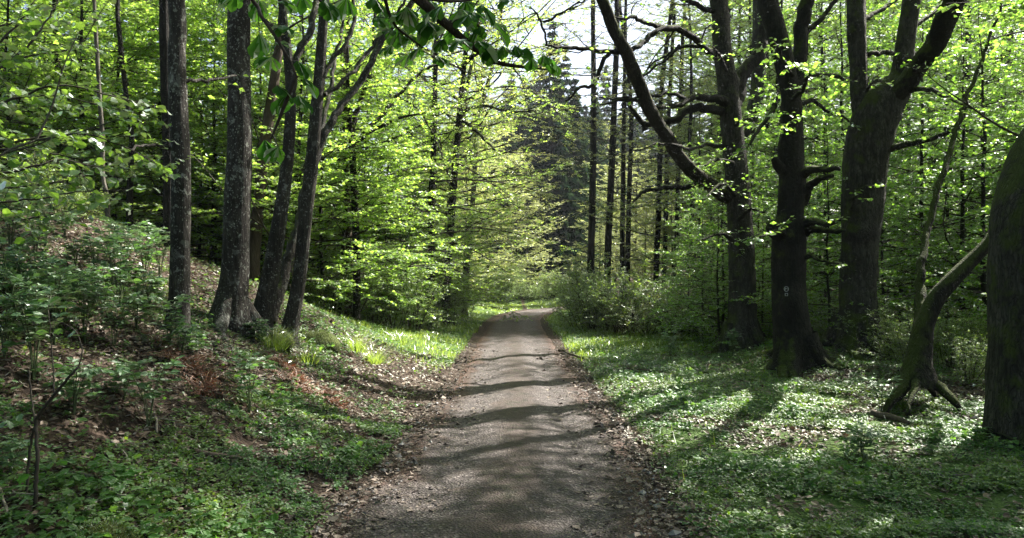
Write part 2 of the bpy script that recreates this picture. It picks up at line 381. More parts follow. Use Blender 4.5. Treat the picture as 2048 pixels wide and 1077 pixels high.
# ------------------------------------------------------------------ growing trees
class Tree:
    """collects the wood and foliage of one plant"""
    def __init__(s, seed):
        s.r = np.random.default_rng(seed); s.trunk = Acc(); s.wood = Acc(); s.leaf = Acc(); s.S = []; s.E = []
    def branch(s, p0, d, L, r0, rise=.0, wob=.10, n=7, sides=5, acc=None):
        d = nrm(np.asarray(d, float)); pts = [np.asarray(p0, float)]
        for i in range(n):
            d = nrm(d+s.r.normal(0, wob, 3)+UP*rise/n)
            pts.append(pts[-1]+d*L/n)
        pts = np.array(pts)
        tube(acc or s.wood, pts, r0*np.linspace(1, .18, n+1)**.9, sides)
        return pts
    def twigs(s, pts, spacing, tl, t0=.2, flat=.22, sub=2, droop=.10, endtwig=True):
        pts = np.asarray(pts, float); r = s.r
        seg = np.linalg.norm(np.diff(pts, axis=0), axis=1); c = np.concatenate([[0], np.cumsum(seg)]); L = c[-1]
        n = max(2, int(L*(1-t0)/spacing))
        t = t0+(1-t0)*(np.arange(n)+r.random(n))/n
        p = np.stack([np.interp(t*L, c, pts[:, k]) for k in range(3)], -1)
        g = np.gradient(pts, axis=0); ta = nrm(np.stack([np.interp(t*L, c, g[:, k]) for k in range(3)], -1))
        side = np.cross(ta, UP); bad = np.linalg.norm(side, axis=1) < .35
        side[bad] = nrm(r.normal(0, 1, (bad.sum(), 3))*[1, 1, .2])
        side = nrm(side)*np.where(np.arange(n) % 2, 1, -1)[:, None]
        an = r.uniform(.6, 1.25, n)[:, None]
        d = nrm(ta*np.cos(an)+side*np.sin(an)+UP*r.normal(.05, flat, n)[:, None])
        ln = tl*(1-.5*t)*r.uniform(.55, 1.25, n)
        E = p+d*ln[:, None]; E[:, 2] -= droop*ln
        s.S.append(p); s.E.append(E)
        for k in range(sub):
            f = r.uniform(.25, .75, n)[:, None]
            s0 = p+(E-p)*f
            sd = nrm(np.cross(d, UP)+1e-6)*(1 if k % 2 else -1)
            d2 = nrm(d*.75+sd*.7+UP*r.normal(.0, flat, n)[:, None])
            l2 = ln*r.uniform(.35, .6, n)
            e2 = s0+d2*l2[:, None]; e2[:, 2] -= droop*l2
            s.S.append(s0); s.E.append(e2)
        if endtwig:
            e = pts[-1]+nrm(pts[-1]-pts[-2])*tl*.5
            s.S.append(pts[-1:]); s.E.append(e[None])
    def foliate(s, spacing, L, shape=KITE, tilt=.6, hang=.15, twr=.0034, wid=1., keep=1.):
        if not s.S: return
        r = s.r; S = np.vstack(s.S); E = np.vstack(s.E)
        prisms(s.wood, S, E, twr, twr*.4)
        D = E-S; ln = np.linalg.norm(D, axis=1); D = D/ln[:, None]
        cnt = np.maximum(2, (ln/spacing).astype(int))
        idx = np.repeat(np.arange(len(S)), cnt)
        k = np.concatenate([np.arange(c) for c in cnt]); t = .12+.88*(k+r.random(len(k))*.6)/cnt[idx]
        if keep < 1:
            m = r.random(len(idx)) < keep; idx, k, t = idx[m], k[m], t[m]
        n = len(idx); d = D[idx]
        side = np.cross(d, UP); side = nrm(side+1e-6)*np.where(k % 2, 1, -1)[:, None]
        A = nrm(d*r.uniform(.3, .9, n)[:, None]+side*.9-UP*r.uniform(-.1, 2*hang, n)[:, None]+jit(n, .15, r))
        N = nrm(UP+jit(n, tilt, r))
        leaves(s.leaf, S[idx]+D[idx]*(ln[idx]*t)[:, None]+jit(n, .008, r), A, N, L*r.uniform(.65, 1.2, n), shape, wid)
    def crown(s, path, rad, h0, nb, Lmax, elev=(.15, .7), spacing=.28, tl=.8, shape='round', h1=1.0, sub=2, sides=5, flat=.22):
        """side branches up a stem between heights h0 and the top"""
        r = s.r; z = path[:, 2]; zt = z[-1]*h1
        az = r.uniform(0, 6.3)
        for i in range(nb):
            q = (i+r.random())/nb; h = h0+(zt-h0)*q
            p = np.array([np.interp(h, z, path[:, k]) for k in range(3)]); rr = np.interp(h, z, rad)
            az += 2.4+r.normal(0, .35)
            if shape == 'round': f = .45+.95*math.sin(math.pi*min(.98, .15+.75*q))
            elif shape == 'low': f = 1.25-q*.85
            else: f = .8
            L = Lmax*f*r.uniform(.65, 1.1); e = elev[0]+(elev[1]-elev[0])*q+r.normal(0, .12)
            d = np.array([math.cos(az)*math.cos(e), math.sin(az)*math.cos(e), math.sin(e)])
            pts = s.branch(p, d, L, min(rr*.5, .008+.006*L), rise=-.15 if e > .4 else .1, wob=.12, sides=sides)
            s.twigs(pts, spacing, tl, sub=sub, flat=flat)
            if L > 1.8:                                   # a fork or two on the longer ones
                for k in range(2 if L > 2.6 else 1):
                    j = r.integers(2, 5); dd = nrm(pts[j+1]-pts[j]); sd = nrm(np.cross(dd, UP))*r.choice([-1, 1])
                    q2 = s.branch(pts[j], dd*.8+sd*.7+UP*r.normal(.05, .2), L*.5, .004+.003*L, wob=.12, sides=4, n=5)
                    s.twigs(q2, spacing, tl*.8, sub=sub, flat=flat)
    def parts(s, name, bark, leaf, origin=(0, 0, 0), twigm=None):
        out = []
        if s.trunk.V: out.append(('trunk', s.trunk.mesh(name+'_trunk', bark, origin)))
        if s.wood.V: out.append(('branches', s.wood.mesh(name+'_branches', twigm or bark, origin)))
        if s.leaf.V: out.append(('crown', s.leaf.mesh(name+'_crown', leaf, origin, smooth=False)))
        return out
def stem_path(r, Ht, lean=(0, 0), wob=.03, n=14):
    z = np.linspace(-.25, Ht, n); x = np.cumsum(r.normal(0, wob, n))*Ht/n; y = np.cumsum(r.normal(0, wob, n))*Ht/n
    return np.stack([x-x[1]+lean[0]*z, y-y[1]+lean[1]*z, z], -1)
def proto_tree(seed, Ht, r0, h0, nb, Lmax, bark, leaf, L=.085, lsp=.075, elev=(.12, .8), spacing=.3, tl=.85, shape='round', sub=2, keep=1., lshape=KITE, wob=.05, flat=.22, tilt=.6):
    t = Tree(seed); pa = stem_path(t.r, Ht, wob=wob)
    ra = r0*np.clip(1-np.linspace(0, 1, len(pa)), .06, 1)**.75
    pp, rr = catmull(pa, .35, ra); tube(t.trunk, pp, rr, 10, .05, .45, seed)
    t.crown(pp, rr, h0, nb, Lmax, elev, spacing, tl, shape, sub=sub, flat=flat)
    t.foliate(lsp, L, lshape, keep=keep, tilt=tilt, wid=1.15)
    return t.parts('tree%d' % seed, bark, leaf, twigm=M['twig'])
def place(parts, name, label, cat, x, y, rz, sc, group, z=None):
    o = thing(name, label, cat, (x, y, float(Hgt(x, y)) if z is None else z), rz, sc, group)
    for pn, me in parts: link(pn, me, o)
    return o
# ------------------------------------------------------------------ light, sky, camera
w = bpy.data.worlds.new('World'); scene.world = w; w.use_nodes = True
nt = w.node_tree; bg = nt.nodes['Background']
sky = nt.nodes.new('ShaderNodeTexSky'); sky.sky_type = 'NISHITA'; sky.sun_disc = False
sky.sun_elevation = SUN_EL; sky.sun_rotation = SUN_AZ; sky.dust_density = 4.0; sky.air_density = 1.0; sky.ozone_density = 1.0
nt.links.new(sky.outputs[0], bg.inputs[0]); bg.inputs[1].default_value = .065
sd = Vector((math.sin(SUN_AZ)*math.cos(SUN_EL), math.cos(SUN_AZ)*math.cos(SUN_EL), math.sin(SUN_EL)))
sl = bpy.data.lights.new('sun', 'SUN'); sl.energy = 5.0; sl.angle = math.radians(.53); sl.color = (1, .95, .86)
so = link('sun', sl, None, (30, 30, 40)); so.rotation_euler = sd.to_track_quat('Z', 'Y').to_euler()
cam = bpy.data.cameras.new('camera'); cam.sensor_width = 36; cam.lens = 36*F/2048; cam.clip_end = 2000; cam.clip_start = .05
co = link('camera', cam, None, (0, 0, CAMH)); co.rotation_euler = (math.radians(90)+math.atan((HZ-538.5)/F), 0, 0)
scene.camera = co
vs = scene.view_settings; scene.display_settings.display_device = 'sRGB'
vs.view_transform = 'Standard'; vs.look = 'None'; vs.exposure = EXPO; vs.gamma = 1
cy = scene.cycles; cy.max_bounces = 7; cy.diffuse_bounces = 4; cy.glossy_bounces = 2; cy.transmission_bounces = 5; cy.volume_bounces = 0
cy.caustics_reflective = False; cy.caustics_refractive = False; cy.sample_clamp_indirect = 6
cy.use_denoising = True; cy.use_adaptive_sampling = False

# ------------------------------------------------------------------ ground and track
def axis_pts(lo, hi, fine_lo, fine_hi, s):
    a = list(np.arange(fine_lo, fine_hi, s)); q = s; v = fine_hi
    while v < hi: a.append(v); q *= 1.09; v += q
    a.append(hi); q = s; v = fine_lo-s
    while v > lo: a.insert(0, v); q *= 1.09; v -= q
    a.insert(0, lo); return np.array(a)
gx = axis_pts(-420, 420, -8, 9, .13); gy = axis_pts(-60, 620, 2, 30, .13)
X, Y = np.meshgrid(gx, gy)
Z = Hgt(X, Y); rdg = road_dist(X, Y)
Z = Z-np.where(rdg < 1.25, .03*sstep(1.08, .8, rdg), 0)
nx, ny = len(gx), len(gy)
ii = (np.arange(ny-1)[:, None]*nx+np.arange(nx-1)[None]).ravel()
xe = X-np.interp(np.minimum(Y, 36), RC[:, 1], RC[:, 0])
def green_zone(x, y):
    xe = x-np.interp(np.minimum(y, 36), RC[:, 1], RC[:, 0]); rd = road_dist(x, y)
    left = sstep(12.2, 15, y+.5*xe)*sstep(-7.5, -4, xe)*(xe < 0)
    right = sstep(.0, .5, xe)*sstep(11, 7, xe-.12*y)*.95*sstep(5.2, 4.0, xe)
    return np.maximum(left, right)*sstep(1.1, 1.5, rd)*sstep(75, 50, y)
gme = build_mesh('ground', np.stack([X, Y, Z], -1), [np.stack([ii, ii+1, ii+nx+1, ii+nx], -1)], ground_material(), True,
                 {'green': green_zone(X, Y).ravel()})
tag(link('ground', gme), kind='structure')
tp = catmull(RC, .12); tt = nrm(np.gradient(tp, axis=0)); tn = np.stack([tt[:, 1], -tt[:, 0]], -1)
us = np.linspace(-1, 1, 31)
hw = np.interp(tp[:, 1], [0, 5, 12, 20, 45], [1.30, 1.25, 1.10, 1.05, 1.05])[:, None]
sidx = np.arange(len(tp))*.12
edge = 1+.10*(fbm(sidx[:, None]*1.1+us[None]*2, np.where(us < 0, 3., 40.)[None]+0*sidx[:, None], 4)-.5)*2
TX = tp[:, None, 0]+tn[:, None, 0]*us[None]*hw*edge; TY = tp[:, None, 1]+tn[:, None, 1]*us[None]*hw*edge
TZ = Hgt(TX, TY)*0+.004+.045*(1-us[None]**2)-.028*np.exp(-((np.abs(us[None]+.08*(fbm(TX*0+1, TY*.35, 2)-.5))-.48)/.17)**2)+(fbm(TX*2.2, TY*2.2, 4)-.5)*.035+(fbm(TX*9, TY*9, 3)-.5)*.018
TZ = TZ-.04*sstep(.84, 1.0, np.abs(us))[None]+np.interp(TY, [0, 60], [0, 0])
nu = len(us); jj = (np.arange(len(tp)-1)[:, None]*nu+np.arange(nu-1)[None]).ravel()
tme = build_mesh('forest_track', np.stack([TX, TY, TZ], -1), [np.stack([jj, jj+1, jj+nu+1, jj+nu], -1)], track_material(), True,
                 {'across': np.broadcast_to(us, TX.shape).ravel()})
tag(link('forest_track', tme), kind='structure')

# ------------------------------------------------------------------ small growth on the ground
def scatter(bands, mask, r, sx=.78):
    out = []
    for d0, d1, dens in bands:
        wd = 2*(sx*d1+1.2); n = int(wd*(d1-d0)*dens)
        x = r.uniform(-wd/2, wd/2, n); y = r.uniform(d0, d1, n)
        k = np.abs(x) < sx*y+1.2; x, y = x[k], y[k]
        k = r.random(len(x)) < mask(x, y); out.append(np.stack([x[k], y[k]], -1))
    p = np.vstack(out)
    return np.column_stack([p, Hgt(p[:, 0], p[:, 1])])
def road_x(y): return np.interp(np.minimum(y, 36), RC[:, 1], RC[:, 0])
def cover_mask(x, y):
    xe = x-road_x(y); rd = road_dist(x, y)
    n = fbm(x*.9+20, y*.9, 4); n2 = fbm(x*3.1+7, y*3.1, 3)
    right = sstep(.34, .50, n*.75+n2*.3)*(.25+.75*sstep(1.2, 1.9, xe))*sstep(9.5, 6.5, xe)
    lv = sstep(-2.9, -2.5, xe)*sstep(9.6, 8.2, y-.0*xe)*sstep(.30, .42, n2)
    slope = (1-.85*sstep(-4.6, -6, xe))*sstep(-2.1, -2.7, xe)*(.14+.58*sstep(.43, .59, n))*sstep(15, 13, y)
    lm = .55*sstep(13, 15.5, y)*sstep(-6.5, -4.2, xe)*sstep(.38, .5, n)
    strip = .10*(n2 > .5)
    l = np.maximum(np.maximum(lv, slope), np.maximum(lm, strip))
    return np.where(xe > 0, right, l)*sstep(1.18, 1.42, rd+.25*(n2-.5))
def leaf_cluster(p, r, kmin, kmax, L, h, shape, acc, tilt=.35, wid=1., spread=.6):
    k = r.integers(kmin, kmax+1, len(p)); idx = np.repeat(np.arange(len(p)), k); n = len(idx)
    az = r.uniform(0, 6.3, n); hh = np.broadcast_to(h, (len(p),))[idx]*r.uniform(.5, 1.1, n); LL = np.broadcast_to(L, (len(p),))[idx]*r.uniform(.6, 1.25, n)
    A = np.stack([np.cos(az), np.sin(az), r.normal(.05, .3, n)], -1)
    base = p[idx]+A*[1, 1, 0]*(spread*LL)[:, None]*r.random(n)[:, None]+UP*hh[:, None]
    leaves(acc, base, A, UP+jit(n, tilt, r), LL, shape, wid)
r = np.random.default_rng(21)
pc = scatter([(2.4, 6, 1250), (6, 10, 900), (10, 16, 420), (16, 26, 110), (26, 40, 20)], cover_mask, r)
sz = np.interp(pc[:, 1], [3, 8, 16, 30], [1, 1.0, 1.3, 1.8]); cl = .6+.9*fbm(pc[:, 0]*2.2+50, pc[:, 1]*2.2, 3)
a = Acc(); leaf_cluster(pc, r, 3, 5, .025*sz*cl, .05*sz*cl, ROUND, a, .38)
tag(link('ground_cover', a.mesh('ground_cover', M['cover'], smooth=False)), kind='stuff')
def herb_mask(x, y):
    return cover_mask(x, y)*sstep(.52, .62, fbm(x*1.3+90, y*1.3+12, 3))
ph = scatter([(2.4, 6, 130), (6, 10, 90), (10, 18, 45)], herb_mask, r)
a = Acc(); leaf_cluster(ph, r, 3, 6, .055, r.uniform(.05, .16, len(ph)), LOBED, a, .35, 1., .9)
tag(link('woodland_herbs', a.mesh('woodland_herbs', M['herb'], smooth=False)), kind='stuff')
def litter_mask(x, y):
    xe = x-road_x(y); rd = road_dist(x, y); n2 = fbm(x*1.7+70, y*1.7, 3)
    l = sstep(-1.2, -1.7, xe)*(.35+.65*sstep(.40, .55, n2))*sstep(22, 14, y)
    rr = (xe > 0)*(.16+.55*sstep(.50, .62, n2)+.5*sstep(4.5, 6, xe))
    return np.clip(np.where(xe > 0, rr, l), 0, 1)*sstep(1.02, 1.3, rd)
pl = scatter([(2.5, 6, 900), (6, 10, 750), (10, 16, 480), (16, 26, 60)], litter_mask, r)
a = Acc(); n = len(pl); az = r.uniform(0, 6.3, n)
leaves(a, pl+UP*r.uniform(.004, .03, n)[:, None], np.stack([np.cos(az), np.sin(az), r.normal(0, .3, n)], -1), UP+jit(n, .4, r), r.uniform(.03, .075, n)*np.interp(pl[:, 1], [3, 16], [1, 1.35]), OVAL, r.uniform(.7, 1.2, n))
tag(link('leaf_litter', a.mesh('leaf_litter', M['litter'], smooth=False)), kind='stuff')
pw = scatter([(2.6, 6, 42), (6, 10, 26), (10, 16, 12)], lambda x, y: litter_mask(x, y)+.15*(road_dist(x, y) > 1.1), r)
n = len(pw); az = r.uniform(0, 6.3, n); ln = r.gamma(2., .06, n)+.04; dx = np.stack([np.cos(az), np.sin(az)], -1)*ln[:, None]
e = np.column_stack([pw[:, :2]+dx, Hgt(pw[:, 0]+dx[:, 0], pw[:, 1]+dx[:, 1])]); a = Acc(); prisms(a, pw+UP*.015, e+UP*r.uniform(.01, .05, n)[:, None], r.uniform(.002, .006, n), .0015)
tag(link('twig_litter', a.mesh('twig_litter', M['browntwig'])), kind='stuff')
def track_mask(x, y):
    rd = road_dist(x, y); xe = np.abs(x-road_x(y))
    return np.clip(.36+.6*np.exp(-(xe/.28)**2)+.9*sstep(.75, 1.15, xe), 0, 1)*(rd < 1.45)*(.35+.9*fbm(x*1.8, y*1.8+30, 3))
pk = scatter([(2.8, 6, 1700), (6, 10, 1000), (10, 18, 320)], track_mask, r, .45)
pk[:, 2] = np.maximum(pk[:, 2]+.055*(np.abs(pk[:, 0]-road_x(pk[:, 1])) < 1.15), 0)+.012
a = Acc(); n = len(pk); az = r.uniform(0, 6.3, n)
leaves(a, pk+UP*r.uniform(-.004, .008, n)[:, None], np.stack([np.cos(az), np.sin(az), r.normal(0, .15, n)], -1), UP+jit(n, .35, r), r.gamma(2.6, .011, n).clip(.008, .08)*np.interp(pk[:, 1], [3, 18], [1, 1.6]), KITE, r.uniform(.35, 1.2, n))
tag(link('track_debris', a.mesh('track_debris', M['chip'], smooth=False)), kind='stuff')
def pebbles(p, size, r, acc):
    o = np.array([(1, 0, 0), (0, 1, 0), (-1, 0, 0), (0, -1, 0), (0, 0, .7), (0, 0, -.7)], float); n = len(p)
    V = p[:, None]+o[None]*(size[:, None, None]*r.uniform(.6, 1.3, (n, 1, 3))) + r.normal(0, 1, (n, 6, 3))*size[:, None, None]*.16
    f = np.array([(0, 1, 4), (1, 2, 4), (2, 3, 4), (3, 0, 4), (1, 0, 5), (2, 1, 5), (3, 2, 5), (0, 3, 5)])
    acc.add(V, (np.arange(n)[:, None, None]*6+f[None]).reshape(-1, 3))
ps = scatter([(2.8, 6, 420), (6, 12, 190), (12, 20, 45)], lambda x, y: (road_dist(x, y) < 1.2)*.8, r, .45)
ps[:, 2] += .045
a = Acc(); pebbles(ps, r.gamma(1.6, .0045, len(ps))+.003, r, a)
tag(link('gravel', a.mesh('gravel', M['stone'], smooth=False)), kind='stuff')
def grass_mask(x, y):
    n = fbm(x*.8+31, y*.8+4, 3); rd = road_dist(x, y)
    return green_zone(x, y)*(.15+.85*sstep(.40, .58, n))*sstep(1.1, 1.4, rd)*np.where(x-road_x(y) > 0, .25+.75*sstep(12, 18, y), 1)
pg = scatter([(6, 12, 130), (12, 20, 420), (20, 32, 260), (32, 52, 90)], grass_mask, r, .62)
def blades(p, r, L, wdt, acc, lean=.45):
    n = len(p); A = UP+jit(n, lean, r); A[:, 2] = np.abs(A[:, 2]); side = r.normal(0, 1, (n, 3))
    leaves(acc, p, A, np.cross(A, side), L, BLADE, wdt/L)
a = Acc(); n = len(pg); blades(pg, r, r.uniform(.05, .17, n), np.interp(pg[:, 1], [8, 40], [.007, .022]), a)
tag(link('grass', a.mesh('grass', M['grass'], smooth=False)), kind='stuff')
print('cover', len(pc), 'litter', len(pl), 'debris', len(pk), 'grass', len(pg))

# ------------------------------------------------------------------ the big trees, each along its own line
def hero(name, label, cat, base, path, bark, leaf, Ht, seed, limbs=(), crown=None, lsize=.08, lsp=.085, sides=18, amp=.045, flare=.5, roots=0,
         knots=0, d=None, group=None, extend=True, limb_bark=None, keep=1., lshape=KITE, rootmat=None, rootlen=1.0, stilt=False):
    b = hit(*base)
    if d: b = ground((base[0]-1024)/F*d, d)
    d = b[1]; t = Tree(seed)
    pts = [P(p[0], p[1], d+(p[3] if len(p) > 3 else 0)) for p in path]; rad = [p[2]/2/F*(d+(p[3] if len(p) > 3 else 0)) for p in path]
    if not stilt: pts.insert(0, b-UP*.25+(b-pts[0])*[.2, .2, 0]); rad.insert(0, rad[0]*1.08)
    if extend:
        top = np.array(pts[-1]); dv = nrm(top-np.array(pts[-2])); zt = b[2]+Ht; k = 5; rend = rad[-1]
        for i in range(1, k+1):
            dv = nrm(dv*.8+UP*.2+t.r.normal(0, .05, 3)); pts.append(pts[-1]+dv*(zt-top[2])/k/max(dv[2], .5)); rad.append(rend*(1-i/k)**.8+.02)
    pp, rr = catmull(pts, .10, rad)
    tube(t.trunk, pp, rr, sides, amp, flare, seed, knots)
    for k in range(roots):
        az = k*2*math.pi/roots+t.r.normal(0, .35); Lr = rootlen*t.r.uniform(.6, 1.2); s = np.linspace(0, 1, 9)
        x = b[0]+np.cos(az+.5*s)*(rad[1]*.55+Lr*s); y = b[1]+np.sin(az+.5*s)*(rad[1]*.55+Lr*s)
        z = Hgt(x, y)+1.5*rad[1]*(1-s)**5-.05*s
        q, qr = catmull(np.stack([x, y, z], -1), .06, rad[1]*.36*(1-np.linspace(0, 1, 9))**.8+.02); tube(t.trunk, q, qr, 9, .16, 0, seed+k)
    o = thing(name, label, cat, b, group=group)
    lm = []
    for li, spec in enumerate(limbs):
        lp, kw = spec if isinstance(spec[1], dict) else (spec, {})
        q = [P(p[0], p[1], d+p[3]) for p in lp]; qr = [p[2]/2/F*(d+p[3]) for p in lp]
        for e in range(kw.get('ext', 0)):
            q.append(q[-1]+nrm(q[-1]-q[-2])*1.1+UP*.1); qr.append(qr[-1]*.72)
        qq, qqr = catmull(q, .07, qr); ac = Acc()
        rr2 = t.r; wob = np.cumsum(rr2.normal(0, .012, qq.shape), axis=0); wob -= np.linspace(0, 1, len(qq))[:, None]*wob[-1]; wob[:, :] *= min(1, kw.get('wob', 1.))
        tube(ac, qq+wob, qqr, kw.get('sides', 9), .07, 0, seed*7+li)
        qq = qq+wob
        lm.append((ac, kw.get('bark', limb_bark or bark)))
        if kw.get('tw', 1):
            t.twigs(qq, kw.get('sp', .30), kw.get('tl', .55), t0=kw.get('t0', .25), sub=kw.get('sub', 2), flat=.35)
        for e in range(kw.get('side', 0)):
            j = int(len(qq)*t.r.uniform(.3, .95)); j = min(j, len(qq)-2); dd = nrm(qq[j+1]-qq[j]); sd = nrm(t.r.normal(0, 1, 3))
            z = t.branch(qq[j], dd*.6+sd*.8, t.r.uniform(.6, 1.5), max(.012, qqr[j]*.35), wob=.28, n=8, sides=5); t.twigs(z, .22, .4, sub=1, flat=.4)
    if crown:
        c = dict(crown); h0 = c.pop('h0'); nb = c.pop('nb'); Lm = c.pop('L'); t.crown(pp, rr, b[2]+h0, nb, Lm, **c)
    t.foliate(lsp, lsize, lshape, keep=keep)
    for pn, me in t.parts(name, bark, leaf, b, M['twig']): link(pn, me, o)
    for ac, bk in lm: link('limb', ac.mesh(name+'_limb', bk, b), o)
    return o, t, pp, rr

CR = dict(h0=8.0, nb=16, L=2.8, elev=(.2, .9), spacing=.34, tl=.8, sub=2)
hero('lichen_tree', 'dark trunk with pale lichen blotches, nearest to the leafy slope at left', 'tree', (357, 672),
     [(356, 660, 48), (359, 600, 41), (361, 500, 38), (361, 350, 37), (355, 220, 36), (351, 100, 33), (350, 0, 32)], M['bark_lichen'], M['beech'], 17, 101,
     crown=CR, limbs=[([(345, 300, 8, 0), (300, 290, 6, -.3), (250, 305, 4, -.6)], dict(tl=.5)), ([(368, 165, 8, 0), (420, 158, 6, .3), (470, 150, 4, .8)], dict(tl=.5))])
hero('lichen_tree', 'thickest of the left bank trunks, dark and straight with white lichen spots', 'tree', (462, 655),
     [(460, 650, 74), (464, 600, 62), (470, 540, 55), (474, 400, 52), (478, 300, 49), (476, 200, 46), (475, 0, 44)], M['bark_lichen'], M['beech'], 19, 102,
     crown=CR, roots=3, limbs=[([(498, 20, 9, 0), (530, 45, 7, .2), (556, 62, 6, .4)], dict(tl=.5))])
hero('forked_tree', 'leaning dark trunk with a second leaning stem behind it, on the left bank', 'tree', (520, 662),
     [(521, 660, 44), (532, 600, 38), (545, 530, 33), (562, 420, 28), (576, 300, 24), (580, 190, 21), (572, 90, 18), (562, 0, 15)], M['bark_lichen_thin'], M['beech'], 16, 103,
     crown=CR, limbs=[([(535, 640, 30, .1), (562, 560, 22, .4), (585, 470, 18, .6), (612, 380, 15, .9), (630, 300, 12, 1.2)], dict(tw=0, ext=3)),
                      ([(577, 150, 16, 0), (600, 105, 14, .2), (622, 40, 13, .4), (640, -30, 12, .6)], dict(tl=.6, ext=2))])
hero('forked_tree', 'slender dark lichen trunk with long side stems forking right, nearest the track', 'tree', (578, 682),
     [(578, 675, 36), (590, 610, 30), (601, 540, 28), (613, 420, 27), (624, 320, 28), (632, 220, 25), (640, 120, 22), (648, 0, 18)], M['bark_lichen_thin'], M['beech'], 17, 104,
     crown=CR, limbs=[([(632, 320, 16, 0), (645, 270, 17, .1), (668, 222, 15, .2), (702, 170, 14, .4), (745, 95, 13, .6), (790, 20, 12, .8), (830, -50, 10, 1)], dict(t0=.5, ext=2, tl=.6)),
                      ([(640, 165, 12, 0), (660, 130, 10, .1), (680, 90, 9, .2), (696, 40, 8, .3), (702, 0, 8, .4)], dict(ext=2)),
                      ([(648, 190, 10, 0), (680, 170, 9, .3), (722, 130, 8, .6), (770, 60, 7, .9)], dict(ext=1, tl=.6))])
hero('slim_tree', 'dark trunk half hidden behind the lichen trunk nearest the leafy slope', 'tree', (338, 430),
     [(337, 425, 22), (335, 300, 22), (330, 150, 22), (326, 0, 22)], M['bark_dark'], M['beech'], 18, 105, crown=CR, d=13.5)
hero('slim_tree', 'straight dark trunk standing on the crest of the leafy slope', 'tree', (284, 455),
     [(284, 450, 26), (284, 400, 22), (281, 300, 20), (279, 200, 18), (279, 100, 18), (280, 0, 18)], M['bark_brown'], M['beech'], 17, 106, crown=CR,
     limbs=[([(278, 190, 6, 0), (240, 200, 5, -.4), (190, 215, 4, -.8)], dict(tl=.6)), ([(288, 180, 6, 0), (320, 190, 5, .4), (345, 175, 4, .6)], dict(tl=.5))])
hero('thin_tree', 'thin wavy pale stem on the crest of the leafy slope', 'tree', (214, 432),
     [(214, 428, 9), (213, 395, 8), (204, 350, 8), (203, 280, 8), (196, 190, 8), (190, 100, 8), (184, 0, 7)], M['bark_pale'], M['beech'], 12, 107, crown=dict(CR, h0=5, nb=12, L=2.), d=13, sides=10)
hero('thin_tree', 'thin dark stem left of the straight dark trunk on the crest', 'tree', (258, 418),
     [(258, 415, 13), (259, 350, 12), (261, 270, 10), (247, 170, 9), (238, 90, 9), (231, 0, 9)], M['bark_dark'], M['beech'], 14, 108, crown=dict(CR, h0=5, nb=12, L=2.2), d=14.6, sides=10)
hero('thin_tree', 'thin dark trunk rising out of the leaves at upper left', 'tree', (118, 380),
     [(118, 370, 12), (116, 250, 11), (112, 130, 10), (105, 0, 9)], M['bark_dark'], M['beech'], 14, 109, crown=dict(CR, h0=5, nb=12, L=2.4), d=16.5, sides=10)
hero('beech_tree', 'sunlit brown trunk between the thick lichen trunk and the leaning ones', 'tree', (508, 520),
     [(508, 515, 24), (514, 440, 24), (522, 350, 23), (533, 260, 22), (543, 190, 20), (556, 90, 18), (566, 0, 16)], M['bark_brown'], M['beech'], 17, 110, crown=dict(CR, h0=5, L=3.2), d=15.5)
# middle distance, left of the track
hero('forked_tree', 'dark tree with several rising forks, left of the track behind the grassy bank', 'tree', (713, 590),
     [(714, 580, 15), (711, 450, 14), (706, 350, 13), (704, 290, 12)], M['bark_dark'], M['beech'], 13, 111, d=18, extend=False, lsp=.045, lsize=.07,
     limbs=[([(704, 300, 12, 0), (715, 225, 11, .2), (735, 160, 10, .4), (752, 90, 8, .6), (760, 10, 7, .8)], dict(ext=2, tl=.9, side=4)),
            ([(705, 320, 12, 0), (697, 260, 11, -.2), (690, 190, 9, -.4), (688, 110, 8, -.5)], dict(ext=3, tl=.9, side=4)),
            ([(708, 290, 9, 0), (750, 240, 8, .4), (795, 190, 7, .9), (845, 143, 6, 1.3), (900, 120, 4, 1.6)], dict(tl=.9, side=5)),
            ([(712, 285, 8, 0), (760, 255, 7, -.5), (800, 235, 5, -1.), (850, 225, 3, -1.4)], dict(tl=.8, side=4)),
            ([(790, 190, 4, .8), (830, 215, 4, .6), (865, 265, 3, .4), (895, 340, 2, .2)], dict(tl=.6, side=2))])
hero('brown_tree', 'reddish brown thin trunk half covered by bright leaves left of the track', 'tree', (697, 585),
     [(697, 580, 15), (698, 500, 14), (694, 400, 12), (690, 300, 11), (690, 150, 10), (692, 0, 9)], M['bark_brown'], M['beech'], 15, 112, d=19, crown=dict(CR, h0=2.0, nb=30, L=3., spacing=.26), lsp=.05)
hero('alder_tree', 'straight dark trunk in the bright foliage left of the track', 'tree', (862, 600),
     [(862, 590, 15), (863, 500, 14), (863, 400, 13), (867, 300, 12), (869, 210, 10), (873, 80, 8)], M['bark_dark'], M['beech'], 14, 113, d=23, crown=dict(CR, h0=2.2, nb=40, L=3.4, elev=(-.05, .6), spacing=.24, flat=.13), lsp=.045, lsize=.07)
